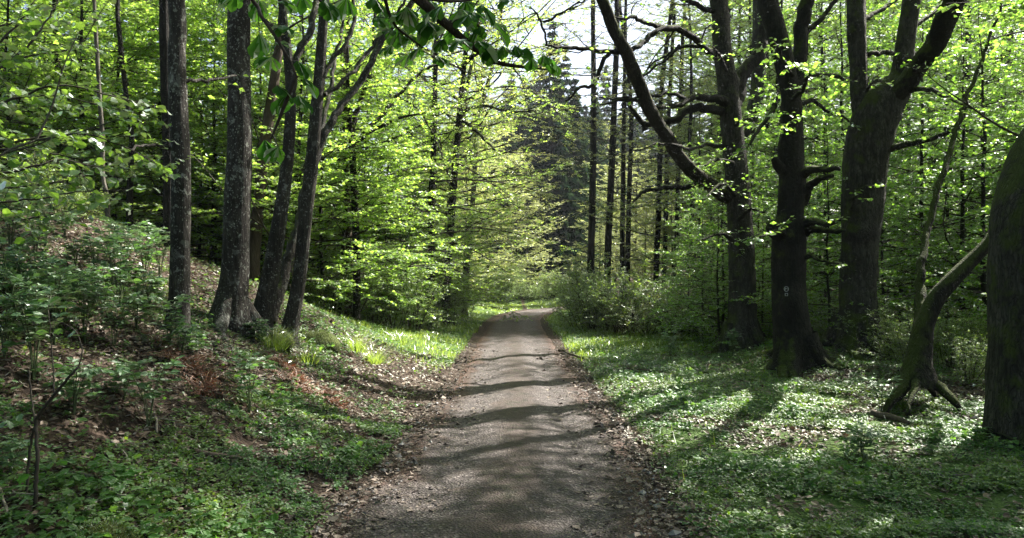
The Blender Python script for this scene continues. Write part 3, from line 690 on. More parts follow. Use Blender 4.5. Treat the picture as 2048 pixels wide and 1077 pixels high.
hero('alder_tree', 'dark trunk leaning slightly right, nearest the far bend of the track', 'tree', (893, 600),
     [(893, 590, 16), (897, 520, 15), (905, 400, 14), (911, 320, 14), (918, 240, 12), (928, 130, 10), (938, 40, 8)], M['bark_dark'], M['beech'], 15, 114, d=25, crown=dict(CR, h0=2.2, nb=44, L=3.8, elev=(-.05, .6), spacing=.24, flat=.13), lsp=.045, lsize=.07,
     limbs=[([(925, 130, 8, 0), (960, 105, 6, -.5), (1000, 120, 5, -1.), (1040, 150, 3, -1.4)], dict(tl=.8)), ([(918, 225, 7, 0), (970, 215, 6, -1.2), (1020, 225, 5, -2.), (1070, 222, 3, -2.6)], dict(tl=.9, side=4)),
            ([(920, 235, 7, 0), (955, 265, 6, -.8), (990, 300, 4, -1.4)], dict(tl=.8, side=3))])
hero('alder_tree', 'pale thin trunk leaning beside the dark trunk near the bend', 'tree', (882, 600),
     [(882, 590, 11), (888, 520, 10), (901, 380, 9), (915, 300, 8), (930, 200, 7)], M['bark_pale'], M['alder'], 12, 115, d=27, crown=dict(CR, h0=2.5, nb=30, L=3.2, elev=(-.05, .6), spacing=.24, flat=.13), lsp=.045, lsize=.07)
hero('alder_tree', 'thin slanting trunk with pale green leaves reaching over the track bend', 'tree', (930, 600),
     [(930, 590, 11), (938, 500, 10), (947, 380, 10), (957, 240, 9), (985, 130, 7), (1000, 40, 6)], M['bark_pale'], M['alder'], 15, 116, d=31, crown=dict(CR, h0=3.6, nb=50, L=4.6, elev=(-.05, .5), spacing=.22, flat=.12), lsp=.042, lsize=.07)
# slim trunks beyond the bushes, right of the track
slim = [((1180, 600), [(1181, 560, 15), (1184, 450, 14), (1187, 300, 13), (1188, 180, 11), (1187, 60, 9)], 31, 'tall slim trunk nearest the bend, with thin bare upper branches'),
        ((1214, 600), [(1214, 560, 14), (1218, 450, 14), (1224, 330, 13), (1229, 204, 12), (1234, 90, 11)], 32, 'second slim trunk right of the bend, passing behind the leaning mossy limb'),
        ((1244, 600), [(1244, 560, 10), (1246, 400, 10), (1248, 260, 8), (1250, 140, 7)], 33, 'left one of two thin close dark trunks beyond the bushes'),
        ((1257, 600), [(1255, 560, 11), (1258, 420, 10), (1262, 300, 9), (1263, 220, 8)], 34, 'right one of two thin close dark trunks beyond the bushes'),
        ((1312, 600), [(1312, 560, 11), (1317, 440, 11), (1321, 300, 10), (1324, 180, 9), (1337, 70, 8)], 33, 'thin trunk left of the pair that stand beneath the mossy limb arch'),
        ((1328, 600), [(1328, 560, 9), (1332, 440, 9), (1336, 280, 9), (1341, 180, 8), (1348, 60, 7)], 36, 'thin trunk standing between its neighbours beneath the mossy limb arch'),
        ((1351, 600), [(1351, 560, 9), (1354, 440, 9), (1357, 340, 8), (1362, 200, 8), (1366, 90, 7)], 37, 'thin trunk nearest the big oak, seen past the broken stub limb')]
for i, (b, pa, dd, lab) in enumerate(slim):
    hero('alder_tree', lab, 'tree', b, pa, M['bark_dark'], M['alder'], 17, 130+i, d=dd, sides=10, crown=dict(CR, h0=4.0, nb=30, L=2.2, elev=(-.1, .5), spacing=.34, sub=2, flat=.14), lsp=.05, keep=.6, lsize=.075, group='slim trunks beyond the bushes')
# right side giants
hero('oak_tree', 'big dark tree with a mossy limb leaning left over the bushes', 'tree', (1482, 703),
     [(1484, 695, 72), (1486, 640, 56), (1486, 560, 52), (1480, 450, 50), (1470, 330, 46), (1464, 250, 44), (1456, 160, 38), (1446, 80, 36), (1440, 0, 35)], M['bark_grey'], M['maple'], 19, 151, amp=.065, knots=5,
     roots=5, crown=dict(CR, h0=10.5, nb=14, L=3.4), lsize=.08, limb_bark=M['bark_dark'], keep=.9,
     limbs=[([(1486, 404, 30, .25), (1452, 388, 31, -.1), (1428, 372, 30, -.4), (1390, 345, 29, -.9), (1358, 310, 27, -1.2), (1325, 255, 26, -1.5), (1296, 205, 26, -1.8), (1276, 155, 26, -2), (1252, 100, 26, -2.2), (1228, 50, 24, -2.4), (1205, 0, 23, -2.6), (1180, -60, 19, -2.8)], dict(bark=M['bark_limb'], tw=0, ext=1, sides=14, wob=.4)),
            ([(1462, 205, 22, 0), (1421, 199, 16, -.4), (1385, 193, 13, -.8), (1366, 203, 11, -1.1), (1306, 216, 9, -1.6), (1273, 200, 8, -1.9), (1240, 203, 6, -2.2), (1199, 208, 3, -2.5)], dict(tl=.35, sp=.5, sub=1)),
            ([(1370, 198, 9, -1.0), (1362, 190, 8, -1.2), (1340, 181, 8, -1.4), (1302, 188, 7, -1.7), (1243, 196, 5, -2), (1199, 193, 3, -2.3)], dict(tl=.35, sp=.5, sub=1)),
            ([(1462, 222, 20, .1), (1418, 219, 18, -.3), (1384, 223, 16, -.5), (1354, 236, 15, -.7), (1322, 241, 15, -.9), (1300, 248, 13, -1), (1285, 245, 11, -1)], dict(tw=0)),
            ([(1292, 262, 9, -1.), (1284, 240, 11, -1.), (1270, 225, 10, -1), (1258, 208, 8, -1)], dict(tw=0, bark=M['bark_moss'])),
            ([(1462, 296, 9, 0), (1421, 293, 7, -.5), (1366, 297, 6, -1.2), (1330, 290, 5, -1.6), (1310, 291, 4, -1.8), (1280, 301, 2, -2)], dict(tl=.35, sp=.45, sub=1)),
            ([(1452, 118, 16, 0), (1421, 104, 14, -.5), (1384, 70, 13, -1.), (1355, 52, 13, -1.4), (1317, 61, 12, -1.8), (1291, 78, 11, -2), (1268, 96, 10, -2.2)], dict(tl=.5, sp=.4, sub=1, side=2)),
            ([(1350, 52, 10, -1.4), (1317, 52, 9, -1.6), (1280, 41, 8, -1.9), (1265, 33, 7, -2), (1239, 37, 5, -2.3), (1210, 20, 3, -2.6)], dict(tl=.5, sp=.4, sub=1, side=2)),
            ([(1362, 88, 5, -1), (1345, 110, 5, -1.), (1310, 135, 5, -1.1), (1285, 152, 4, -1.2)], dict(tl=.4, sp=.5, sub=1)),
            ([(1450, 113, 9, -.1), (1410, 92, 8, .3), (1375, 88, 7, .6), (1350, 98, 5, .9), (1310, 120, 4, 1.2), (1285, 150, 3, 1.4)], dict(tl=.4, sp=.5, sub=1)),
            ([(1248, 100, 11, -2.2), (1225, 98, 10, -2.3), (1187, 97, 9, -2.5), (1139, 95, 8, -2.8), (1091, 88, 4, -3.1)], dict(tl=.45, sp=.35, sub=2, side=3)),
            ([(1093, 89, 4, -3.1), (1089, 60, 5, -3.1), (1080, 30, 4, -3.1), (1062, 10, 2, -3.1)], dict(tl=.4, sp=.35, sub=1, side=2)),
            ([(1088, 40, 5, -3.1), (1110, 32, 5, -3.2), (1132, 24, 4, -3.2), (1160, 0, 3, -3.3)], dict(tl=.4, sp=.35, sub=1, side=2)),
            ([(1222, 104, 9, -2.3), (1212, 122, 9, -2.4), (1202, 155, 8, -2.5), (1190, 168, 7, -2.6), (1161, 178, 6, -2.8), (1132, 202, 3, -3)], dict(tl=.4, sp=.4, sub=1, side=1)),
            ([(1468, 385, 14, 0), (1420, 368, 13, -.4), (1377, 371, 10, -.8), (1332, 379, 9, -1.2), (1288, 386, 8, -1.5), (1266, 405, 4, -1.7)], dict(tl=.4, sp=.45, sub=1)),
            ([(1470, 215, 30, 0), (1484, 170, 28, .2), (1500, 132, 26, .4), (1516, 108, 24, .5), (1524, 50, 22, .6), (1532, -20, 20, .7)], dict(ext=2, tl=.6)),
            ([(1440, 22, 12, 0), (1400, 10, 10, -.4), (1360, -5, 9, -.8), (1320, -30, 6, -1.2)], dict(tl=.5, side=2)),
            ([(1468, 330, 8, -.4), (1440, 320, 6, -.9), (1410, 330, 4, -1.4)], dict(tl=.6, sp=.16)), ([(1472, 250, 8, -.4), (1500, 240, 6, -.9), (1520, 260, 4, -1.2)], dict(tl=.6, sp=.16)),
            ([(1470, 390, 9, -.4), (1450, 370, 7, -.9), (1425, 385, 5, -1.3), (1405, 400, 3, -1.5)], dict(tl=.7, sp=.12, t0=.1)), ([(1475, 440, 9, -.3), (1500, 420, 7, -.7), (1530, 425, 4, -1.)], dict(tl=.6, sp=.14)), ([(1470, 480, 9, -.3), (1440, 470, 7, -.8), (1405, 480, 4, -1.2)], dict(tl=.7, sp=.14)),
            ([(1455, 140, 7, -.4), (1440, 110, 6, -.8), (1430, 95, 4, -1)], dict(tl=.6, sp=.14))])
hero('oak_tree', 'greyish trunk behind the big dark tree with the mossy limb', 'tree', (1452, 690),
     [(1453, 680, 34), (1452, 560, 30), (1455, 460, 28), (1470, 350, 28), (1500, 250, 28), (1517, 180, 28), (1520, 100, 28), (1522, 0, 26)], M['bark_grey'], M['maple'], 19, 152, d=22, crown=dict(CR, h0=11, nb=8, L=2.4), keep=.8)
R3, R3t, R3p, R3r = hero('old_beech', 'knotty black tree with burls carrying a white painted trail mark', 'tree', (1592, 735),
     [(1592, 725, 84), (1588, 690, 72), (1580, 600, 66), (1578, 545, 64), (1580, 480, 66), (1582, 430, 54), (1585, 380, 56), (1585, 330, 46), (1585, 260, 40), (1582, 190, 38), (1566, 110, 40), (1548, 40, 42), (1536, -20, 40)],
     M['bark_dark'], M['maple'], 18, 153, roots=6, rootlen=1.1, knots=6, amp=.07, crown=dict(CR, h0=8.5, nb=40, L=5.4, elev=(.1, .7), spacing=.28), lsize=.10, lsp=.05, rootmat=1,
     limbs=[([(1585, 240, 36, .05), (1598, 180, 32, .1), (1608, 110, 28, .2), (1620, 30, 28, .3), (1632, -40, 26, .4)], dict(ext=2, t0=.6)),
            ([(1600, 352, 26, 0), (1622, 343, 17, -.3), (1650, 341, 13, -.6), (1680, 338, 9, -.9)], dict(tw=0)),
            ([(1604, 400, 30, 0), (1618, 372, 18, -.2), (1640, 358, 13, -.5), (1668, 352, 8, -.7)], dict(tw=0)),
            ([(1600, 452, 24, 0), (1625, 446, 14, -.4), (1655, 448, 10, -.8), (1682, 440, 6, -1.1)], dict(tl=.3, sp=.5, sub=1)),
            ([(1600, 470, 22, 0), (1628, 462, 13, -.3), (1660, 463, 10, -.6), (1690, 462, 7, -.9)], dict(tw=0)),
            ([(1602, 522, 18, 0), (1622, 512, 9, -.3), (1640, 522, 6, -.5), (1680, 528, 4, -.9)], dict(tl=.3, sp=.5, sub=1)),
            ([(1562, 340, 22, -.1), (1553, 330, 20, -.2), (1549, 318, 12, -.25)], dict(tw=0)), ([(1562, 470, 34, -.1), (1548, 458, 32, -.2), (1543, 446, 16, -.2)], dict(tw=0)),
            ([(1600, 205, 10, 0), (1625, 205, 8, .3), (1660, 225, 6, .6), (1700, 243, 4, .9)], dict(tl=.5, sp=.3)), ([(1590, 165, 12, 0), (1640, 150, 9, .4), (1690, 158, 6, .8)], dict(tl=.5, sp=.25)),
            ([(1585, 150, 9, -.2), (1570, 120, 7, -.6), (1560, 95, 5, -1)], dict(tl=.7, sp=.12)), ([(1588, 200, 9, -.2), (1610, 170, 7, -.6), (1625, 140, 5, -.9)], dict(tl=.7, sp=.12)),
            ([(1580, 260, 8, -.2), (1560, 250, 6, -.6), (1540, 265, 4, -1)], dict(tl=.6, sp=.14)), ([(1572, 470, 9, -.3), (1550, 465, 7, -.7), (1520, 475, 4, -1.1)], dict(tl=.6, sp=.2)),
            ([(1620, 60, 11, .3), (1650, 30, 9, .5), (1685, -20, 8, .7)], dict(tl=.5)), ([(1550, 210, 12, -.1), (1535, 235, 9, -.3), (1500, 290, 6, -.8)], dict(tl=.6, sp=.2))])
R4, R4t, R4p, R4r = hero('maple_tree', 'thick grey trunk splitting into three rising stems on the right', 'tree', (1712, 705),
     [(1712, 690, 96), (1714, 620, 72), (1718, 540, 70), (1722, 420, 78), (1726, 340, 80), (1738, 270, 84), (1760, 215, 84), (1790, 180, 66), (1806, 150, 44), (1814, 80, 35), (1826, 0, 34), (1838, -60, 32)],
     M['bark_grey'], M['maple'], 19, 154, roots=5, amp=.065, knots=5, crown=dict(CR, h0=8.5, nb=26, L=3.8, elev=(.1, .7)), lsize=.09,
     limbs=[([(1735, 240, 48, 0), (1722, 190, 34, .0), (1718, 130, 34, .1), (1715, 60, 36, .1), (1713, 0, 36, .2), (1712, -50, 32, .2)], dict(ext=3, t0=.7, tl=.8, wob=.3)),
            ([(1775, 205, 44, -.1), (1815, 165, 42, -.3), (1842, 125, 40, -.5), (1872, 85, 40, -.7), (1892, 40, 42, -.9), (1912, -10, 44, -1.1), (1930, -60, 38, -1.2)], dict(ext=3, t0=.6, tl=.8, bark=M['bark_moss'], sides=14, wob=.3)),
            ([(1735, 112, 10, .2), (1780, 106, 9, .5), (1832, 104, 7, .8)], dict(tl=.5)), ([(1732, 34, 10, .2), (1765, 18, 9, .6), (1800, -8, 8, .9)], dict(tl=.5)),
            ([(1800, 180, 14, -.1), (1842, 177, 10, -.5), (1885, 190, 8, -.9), (1918, 205, 5, -1.3), (1960, 222, 3, -1.7)], dict(tl=.6, sp=.25)),
            ([(1765, 300, 16, -.1), (1827, 283, 11, -.5), (1875, 270, 9, -.9), (1925, 252, 5, -1.3)], dict(tl=.6, sp=.25)),
            ([(1830, 50, 9, 0), (1870, 30, 8, .3), (1890, 5, 7, .5)], dict(tl=.4)),
            ([(1700, 420, 7, -.4), (1720, 385, 5, -.9), (1745, 372, 3, -1.2)], dict(tl=.5, sp=.2)), ([(1735, 180, 7, -.3), (1750, 165, 5, -.6), (1765, 160, 3, -.9)], dict(tl=.5, sp=.14))])
hero('root_tree', 'small two-stemmed tree standing on arching mossy roots over a dark hollow', 'tree', (1833, 812),
     [(1833, 772, 66), (1836, 720, 46), (1845, 660, 38), (1852, 640, 34), (1870, 600, 34), (1900, 565, 32), (1935, 530, 28), (1965, 500, 25), (1990, 470, 22), (2030, 410, 18), (2060, 330, 14)], M['bark_moss'], M['maple'], 8, 155, roots=0, flare=.3, stilt=True,
     limbs=[([(1838, 690, 28, .05), (1834, 640, 24, .2), (1840, 580, 19, .4), (1850, 530, 16, .6), (1862, 480, 14, .8), (1885, 380, 12, 1.2), (1920, 280, 10, 1.6), (1960, 160, 8, 2)], dict(ext=2, t0=.5)),
            ([(1826, 750, 46, 0), (1806, 765, 24, -.15), (1786, 790, 20, -.3), (1772, 812, 16, -.4), (1762, 830, 8, -.45)], dict(tw=0)),
            ([(1844, 748, 42, 0), (1866, 762, 22, -.1), (1890, 782, 19, -.25), (1908, 802, 15, -.35), (1918, 820, 8, -.4)], dict(tw=0)),
            ([(1836, 760, 34, 0), (1830, 775, 16, -.25), (1822, 800, 12, -.5), (1810, 830, 6, -.6)], dict(tw=0)),
            ([(1846, 748, 20, 0), (1856, 770, 13, .2), (1875, 800, 9, .3)], dict(tw=0))],
     crown=dict(CR, h0=3, nb=10, L=1.8), lsize=.07)
hero('oak_tree', 'massive trunk at the far right edge, mossy and leaning away', 'tree', (2062, 925),
     [(2084, 915, 205), (2086, 850, 190), (2088, 700, 188), (2086, 560, 186), (2088, 460, 182), (2100, 380, 176), (2122, 310, 165), (2152, 250, 150), (2187, 170, 140), (2212, 80, 130)], M['bark_grey'], M['maple'], 17, 156, d=7.2,
     roots=0, sides=32, amp=.045, flare=.10, crown=dict(CR, h0=7, nb=13, L=3.6), lsize=.08)
# the painted trail mark on the knotty tree: a ring with a tick, and a little square below it
sq = Acc(); tk = Acc(); face = 14.35-.0
def on_bark(px, py):
    d = R3p[np.argmin(np.abs(R3p[:, 2]-P(px, py, R3p[0, 1])[2])), 1]
    c = R3p[np.argmin(np.abs(R3p[:, 2]-P(px, py, d)[2]))]; rr = R3r[np.argmin(np.abs(R3p[:, 2]-P(px, py, d)[2]))]*1.06
    x = (px-1024)/F*d; q = np.sqrt(max(.001, rr*rr-(x-c[0])**2))
    return P(px, py, c[1]-q-.012)
def stroke(pp, wd, ac=None):
    q = np.array([on_bark(*p) for p in pp]); tube(ac or tk, q, np.full(len(q), wd), 6)
stroke([(1572.5+4.2*math.cos(a), 578.5+4.8*math.sin(a)) for a in np.linspace(0, 6.2832, 25)], .0052)
stroke([(1569.6, 576.5), (1572.2, 577.6), (1575.2, 578.6)], .0045)
stroke([(1569.8, 580.8), (1571.2, 577.5)], .0045)
stroke([(1570.2, 587.2), (1575, 587.2), (1575, 592), (1570.2, 592), (1570.2, 587.2)], .0055, sq)
o = link('trail_mark', tk.mesh('trail_mark', M['whitepaint'], np.array(R3.location)), R3); o['label'] = 'faded white painted ring with a small square below it'; link('square', sq.mesh('trail_square', M['whitepaint'], np.array(R3.location)), o)
# ------------------------------------------------------------------ young wood filling the background
r = np.random.default_rng(5)
YB = [proto_tree(201+i, h, .05, .5, n, L, M['bark_dark'], M['beech'], .078, .033, (-.05, .5), .20, .8, 'low', flat=.12, tilt=.45) for i, (h, n, L) in enumerate([(7, 48, 2.6), (8.5, 56, 2.9), (6, 42, 2.4), (9.5, 60, 2.8)])]
TB = [proto_tree(211+i, h, .15, h0, n, L, M['bark_dark'], M['beech'], .092, .046, (.0, .7), .31, .95, tilt=.5, keep=.75) for i, (h, h0, n, L) in enumerate([(19, 6, 36, 3.6), (17, 5, 34, 3.4), (21, 7, 34, 3.8)])]
AL = [proto_tree(221+i, h, .11, 1.5, n, L, M['bark_dark'], M['alder'], .078, .034, (-.05, .6), .22, .85, 'low', flat=.14) for i, (h, n, L) in enumerate([(12, 44, 3.4), (15, 50, 3.4), (10, 40, 3.2)])]
YM = [proto_tree(231+i, h, .06, .6, n, L, M['bark_dark'], M['maple'], .085, .040, (-.1, .5), .23, .8, 'low', flat=.2) for i, (h, n, L) in enumerate([(7, 38, 2.6), (9, 44, 2.8), (6, 34, 2.5)])]
TM = [proto_tree(241+i, h, .17, h0, n, L, M['bark_dark'], M['maple'], .105, .05, (.05, .8), .3, .95) for i, (h, h0, n, L) in enumerate([(19, 4, 40, 3.8), (17, 3.5, 38, 3.6)])]
def put(protos, name, label, cat, px, d, group, smin=.85, smax=1.15):
    x = (px-1024)/F*d
    if road_dist(x, d) < 1.5: return
    place(protos[r.integers(len(protos))], name, label, cat, x, d, r.uniform(0, 6.3), r.uniform(smin, smax), group)
G1 = 'young beeches in the sunlit wood left of the track'
for px, d in [(395, 19), (450, 22), (545, 20.5), (600, 17.5), (640, 21), (680, 18.5), (735, 24), (775, 22), (800, 26), (835, 30), (870, 28), (600, 28), (500, 29), (420, 28), (330, 21),
              (260, 24), (180, 19), (110, 22), (50, 19), (0, 25), (-90, 21), (300, 31), (220, 35), (700, 30), (560, 24), (770, 33), (150, 28), (60, 32), (-60, 33), (640, 36), (470, 37), (760, 40), (350, 38), (20, 15.5), (90, 17), (150, 15.8), (230, 17.5), (330, 17), (420, 17), (-60, 16), (0, 20), (270, 20), (370, 24), (930, 31), (830, 25), (430, 18), (522, 17.5), (650, 19)]:
    put(YB, 'young_beech', 'young beech with tiers of bright yellow-green leaves in the sunlit wood left of the track', 'tree', px, d, G1)
G2 = 'tall beeches behind the left bank'
for px, d in [(400, 27), (560, 30), (760, 31), (820, 33), (300, 27), (180, 24), (60, 26), (-40, 24), (480, 33), (250, 40), (100, 42), (680, 40), (850, 42), (-150, 30), (380, 46), (560, 48), (780, 50), (220, 25), (20, 24), (600, 37), (260, 33), (440, 31), (0, 46), (-200, 40), (-260, 26), (-300, 34)]:
    put(TB, 'tall_beech', 'tall slender beech standing deep in the bright wood behind the left bank', 'tree', px, d, G2)
G3 = 'pale green trees around the bend of the track'
for px, d in [(935, 42), (975, 48), (905, 36), (960, 52), (1000, 58), (880, 48), (920, 60), (900, 33)]:
    put(AL, 'alder', 'pale yellow-green tree spreading low tiers of leaves beside the far bend', 'tree', px, d, G3)
for px, d in [(1058, 57), (1082, 60), (1035, 56)]:
    put(AL, 'alder', 'pale airy tree standing before the dark spruces beyond the bend', 'tree', px, d, 'pale trees before the dark spruces', .55, .8)
G4 = 'light young trees behind the slim trunks'
for px, d in [(1200, 40), (1255, 44), (1290, 39), (1330, 46), (1370, 40), (1400, 33), (1440, 38), (1480, 32), (1350, 55), (1230, 56), (1420, 50), (1490, 46), (1290, 60), (1540, 40), (1310, 36), (1390, 31), (1215, 50), (1270, 52), (1345, 38), (1450, 46), (1420, 42), (1380, 50), (1560, 48), (1610, 44), (1660, 48), (1700, 42), (1510, 52)]:
    put(AL, 'alder', 'light airy young tree in the sunny gap behind the slim trunks', 'tree', px, d, G4, *((.48, .66) if px < 1350 and d < 49 else (.75, 1.1)))
G5 = 'shady young trees in the right hand wood'
for px, d in [(1600, 20), (1650, 22), (1680, 19.5), (1770, 20), (1800, 23), (1850, 18), (1890, 21), (1925, 16.5), (1970, 19), (2030, 17.5), (2060, 20), (2150, 17), (2170, 19),
              (1560, 30), (1640, 29), (1730, 27), (1830, 28), (1920, 27), (2020, 26), (2120, 26), (1700, 34), (1600, 37), (1800, 36), (1900, 35), (2000, 34), (2120, 34), (2240, 24), (2260, 32), (2200, 40)]:
    put(YM, 'young_maple', 'leafy young tree in the shady wood behind the big right hand trunks', 'tree', px, d, G5)
for px, d in [(1392, 24), (1425, 21.5), (1515, 21), (1540, 25), (1470, 23), (1410, 27), (1360, 29), (1405, 18.6), (1445, 17), (1525, 16.4), (1440, 16.2), (1492, 16.3), (1660, 15), (1765, 15.2), (1378, 20)]:
    put(YM, 'young_maple', 'small leafy tree standing around the foot of the oak with the mossy limb', 'tree', px, d, 'small trees around the oak', .42, .64)
for x, y in [(10.3, 13.2), (12.3, 15.6), (9.6, 15.2), (11.2, 11.2)]:  # unseen young trees, added to keep the ground around the root tree dark
    place(YM[r.integers(3)], 'young_maple', 'unseen leafy young tree added outside the right edge to shade the root tree', 'tree', x, y, r.uniform(0, 6), 1.05, 'added shade trees outside the right edge')
G6 = 'tall trees deep in the right hand wood'
for px, d in [(2000, 28), (2100, 30), (1900, 38), (2080, 36), (1580, 52), (1720, 48), (1880, 46), (2040, 44), (1640, 56), (1490, 58), (1800, 54)]:
    put(TM, 'tall_maple', 'tall tree closing off the dark right hand wood', 'tree', px, d, G6)
FT = [proto_tree(251+i, h, .14, 1.0, n, L, M['bark_dark'], M['beech'], .24, .16, (-.05, .6), .42, 1.1, 'low', sub=1) for i, (h, n, L) in enumerate([(14, 44, 3.6), (17, 48, 3.8), (11, 40, 3.4)])]
for px, d in [(1500, 40), (1560, 34), (1610, 38), (1650, 33), (1690, 37), (1740, 34), (1790, 38), (1830, 33), (1880, 31), (1930, 34), (1990, 31), (2050, 33), (1450, 44), (1530, 48), (1700, 44), (1590, 43), (2010, 24), (1950, 25), (1860, 40), (1440, 37), (1478, 34), (1505, 32), (1535, 36), (1562, 31), (1485, 41), (1425, 42), (1640, 36), (1545, 42)]:
    put(TB, 'tall_beech', 'tall beech whose bright crown fills the gaps between the big right hand trunks', 'tree', px, d, 'tall bright beeches right of the track', .85, 1.1)
G7 = 'far trees closing the wood'
for k in range(95):
    px = r.uniform(-500, 2500); d = r.uniform(42, 85)
    if 890 < px < 1420 and d < 100: continue
    put(FT, 'far_tree', 'far-off leafy tree closing the view at the back of the wood', 'tree', px, d, G7, .8, 1.2)
# unseen trees added right of and behind the viewer to shade the foreground
for x, y in [(10.5, 9), (8.2, 8.6), (7.5, 3)]:
    place(TM[r.integers(2)], 'tall_maple', 'unseen tall tree added to shade the near end of the track from the right', 'tree', x, y, r.uniform(0, 6), 1., 'added shade trees beside the viewer')

place(proto_tree(261, 16, .18, 8, 44, 3.0, M['bark_dark'], M['maple'], .12, .055, (.05, .6), .26, .8), 'tall_maple', 'unseen slender-crowned tree added outside the right edge to shade the track', 'tree', 8.3, 10.0, 1., 1., None)  # unseen tree with a dense crown, added to shade the near track
for x, y in [(-8, -4), (-13, 3), (-5, -9), (1, -9), (5.5, -8), (-11, -9), (-15, 10), (-9.5, 1), (10, -6), (-2, -14), (-17, -2), (14, -2)]:  # unseen trees added to cut the sky fill on the foreground
    place(TM[r.integers(2)], 'tall_maple', 'unseen tall tree added behind the viewer to block sky light', 'tree', x, y, r.uniform(0, 6), 1., 'added sky-blocking trees behind the viewer')
def spruce(seed, Ht):
    t = Tree(seed); pa = stem_path(t.r, Ht, wob=.01, n=8); ra = .19*np.clip(1-np.linspace(0, 1, 8), .03, 1); tube(t.trunk, pa, ra, 7)
    n = 30
    for i in range(n):
        z = Ht*(.06+.93*i/n); L = (1-i/n)**1.05*3.3+.12
        for k in range(9):
            a = t.r.uniform(0, 6.3); s = np.linspace(.1, 1, 7); dr = -.42*L*s**1.4+.30*L*np.clip(s-.55, 0, 1)
            x = np.cos(a)*L*s*t.r.uniform(.75, 1.05); y = np.sin(a)*L*s; p = np.stack([x, y, z+dr+t.r.normal(0, .08)], -1)
            q = np.repeat(p[1:], 5, 0)+t.r.normal(0, .08, ((len(p)-1)*5, 3)); m = len(q)
            A = np.stack([np.cos(a)*.8+t.r.normal(0, .5, m), np.sin(a)*.8+t.r.normal(0, .5, m), t.r.normal(-.75, .25, m)], -1)
            leaves(t.leaf, q, A, UP+jit(m, .5, t.r), t.r.uniform(.4, .9, m)*min(1, .3+L*.4), LANCE, 1.5)
            prisms(t.wood, p[:1], p[-1:], .025, .006)
    return t.parts('spruce%d' % seed, M['bark_dark'], M['needle'])
SP = [spruce(301, 22), spruce(302, 25), spruce(303, 18)]
for px, d in [(1095, 70), (1130, 66), (1160, 74), (1075, 80), (1115, 84), (1190, 82), (1050, 72), (1020, 78), (1145, 92), (1230, 88), (1085, 95), (1270, 94), (1000, 88), (960, 80), (930, 72), (1320, 98), (1200, 100), (1040, 100), (970, 66), (1010, 68), (1370, 90), (1410, 100), (900, 86), (860, 78), (1300, 80), (1105, 63), (1140, 70), (1175, 68), (1090, 66), (1120, 75), (1155, 79), (1070, 62), (1150, 64), (1195, 72), (1060, 84), (1110, 92), (1175, 88)]:
    put(SP, 'spruce_tree', 'dark spruce in the hazy stand beyond the bend of the track', 'tree', px, d, 'dark spruces beyond the bend', .74, .95)

for k, px in enumerate(range(985, 1480, 21)):
    put(SP, 'spruce_tree', 'distant spruce on the rising ground behind the slim trunks', 'tree', px+r.uniform(-8, 8), r.uniform(90, 116), 'distant spruces on the far slope', .9, 1.2)
# ------------------------------------------------------------------ bushes along the track
def shrub(seed, Ht, wd, n, leaf, L=.06, lsp=.027, tl=.42, sub=2):
    t = Tree(seed)
    for i in range(n):
        a = t.r.uniform(0, 6.3); q = t.r.uniform(.05, 1)
        p = np.array([math.cos(a)*wd*.18*q, math.sin(a)*wd*.18*q, -.05])
        pts = t.branch(p, np.array([math.cos(a)*.75*q, math.sin(a)*.75*q, 1.]), Ht*t.r.uniform(.7, 1.15), .014, rise=-.12, wob=.16, n=8, sides=5)
        t.twigs(pts, .11, tl, t0=.15, sub=sub, flat=.35)
        for k in range(3):
            j = t.r.integers(2, 6); q2 = t.branch(pts[j], nrm(pts[j+1]-pts[j])+t.r.normal(0, .55, 3), Ht*.45, .007, wob=.2, n=5, sides=4); t.twigs(q2, .16, tl*.8, sub=1, flat=.35)
    t.foliate(lsp, L, tilt=.5)
    return t.parts('shrub%d' % seed, M['twig'], leaf)
SH = [shrub(401, 1.9, 1.6, 13, M['shrub']), shrub(402, 1.5, 1.5, 12, M['shrub']), shrub(403, 2.3, 1.8, 13, M['shrub'])]
SHR = [shrub(404, 1.5, 1.6, 13, M['redshrub'], .055), shrub(405, 1.3, 1.5, 12, M['redshrub'], .055)]
for px, d in [(1168, 29), (1158, 26), (1180, 25), (1185, 31), (1215, 24.5), (1400, 20.5), (1430, 19.5), (1375, 21.5), (1150, 32)]:
    put(SH, 'bush', 'fresh green bush in the line of bushes edging the right side of the track', 'bush', px, d, 'green bushes right of the track', .85, 1.1)
for px, d in [(1235, 23), (1268, 22.3), (1300, 21.5), (1335, 20.8), (1255, 25), (1320, 23.5), (1290, 26), (1365, 22.5), (1200, 27)]:
    put(SHR if px % 2 else SHR+SH[:1], 'bush', 'low brownish green bush in the middle of the right hand bush line', 'bush', px, d, 'brownish bushes right of the track', .85, 1.15)
for px, d in [(905, 25), (865, 22), (825, 21), (785, 20), (745, 19.5), (925, 30), (700, 19), (665, 18), (840, 25), (885, 27), (630, 17.5)]:
    put(SH, 'bush', 'bright bush at the foot of the wood left of the grassy verge', 'bush', px, d, 'bushes left of the verge', .6, .95)
for px, d in [(980, 50), (1015, 52), (1050, 56), (1085, 58), (955, 45), (1000, 56), (935, 40), (1110, 60), (1140, 62), (1035, 60), (1060, 54), (1095, 55), (1020, 54), (1125, 56), (1075, 62), (990, 54)]:
    put(SH, 'bush', 'bush behind the outer edge of the far bend', 'bush', px, d, 'bushes beyond the bend', .9, 1.4)

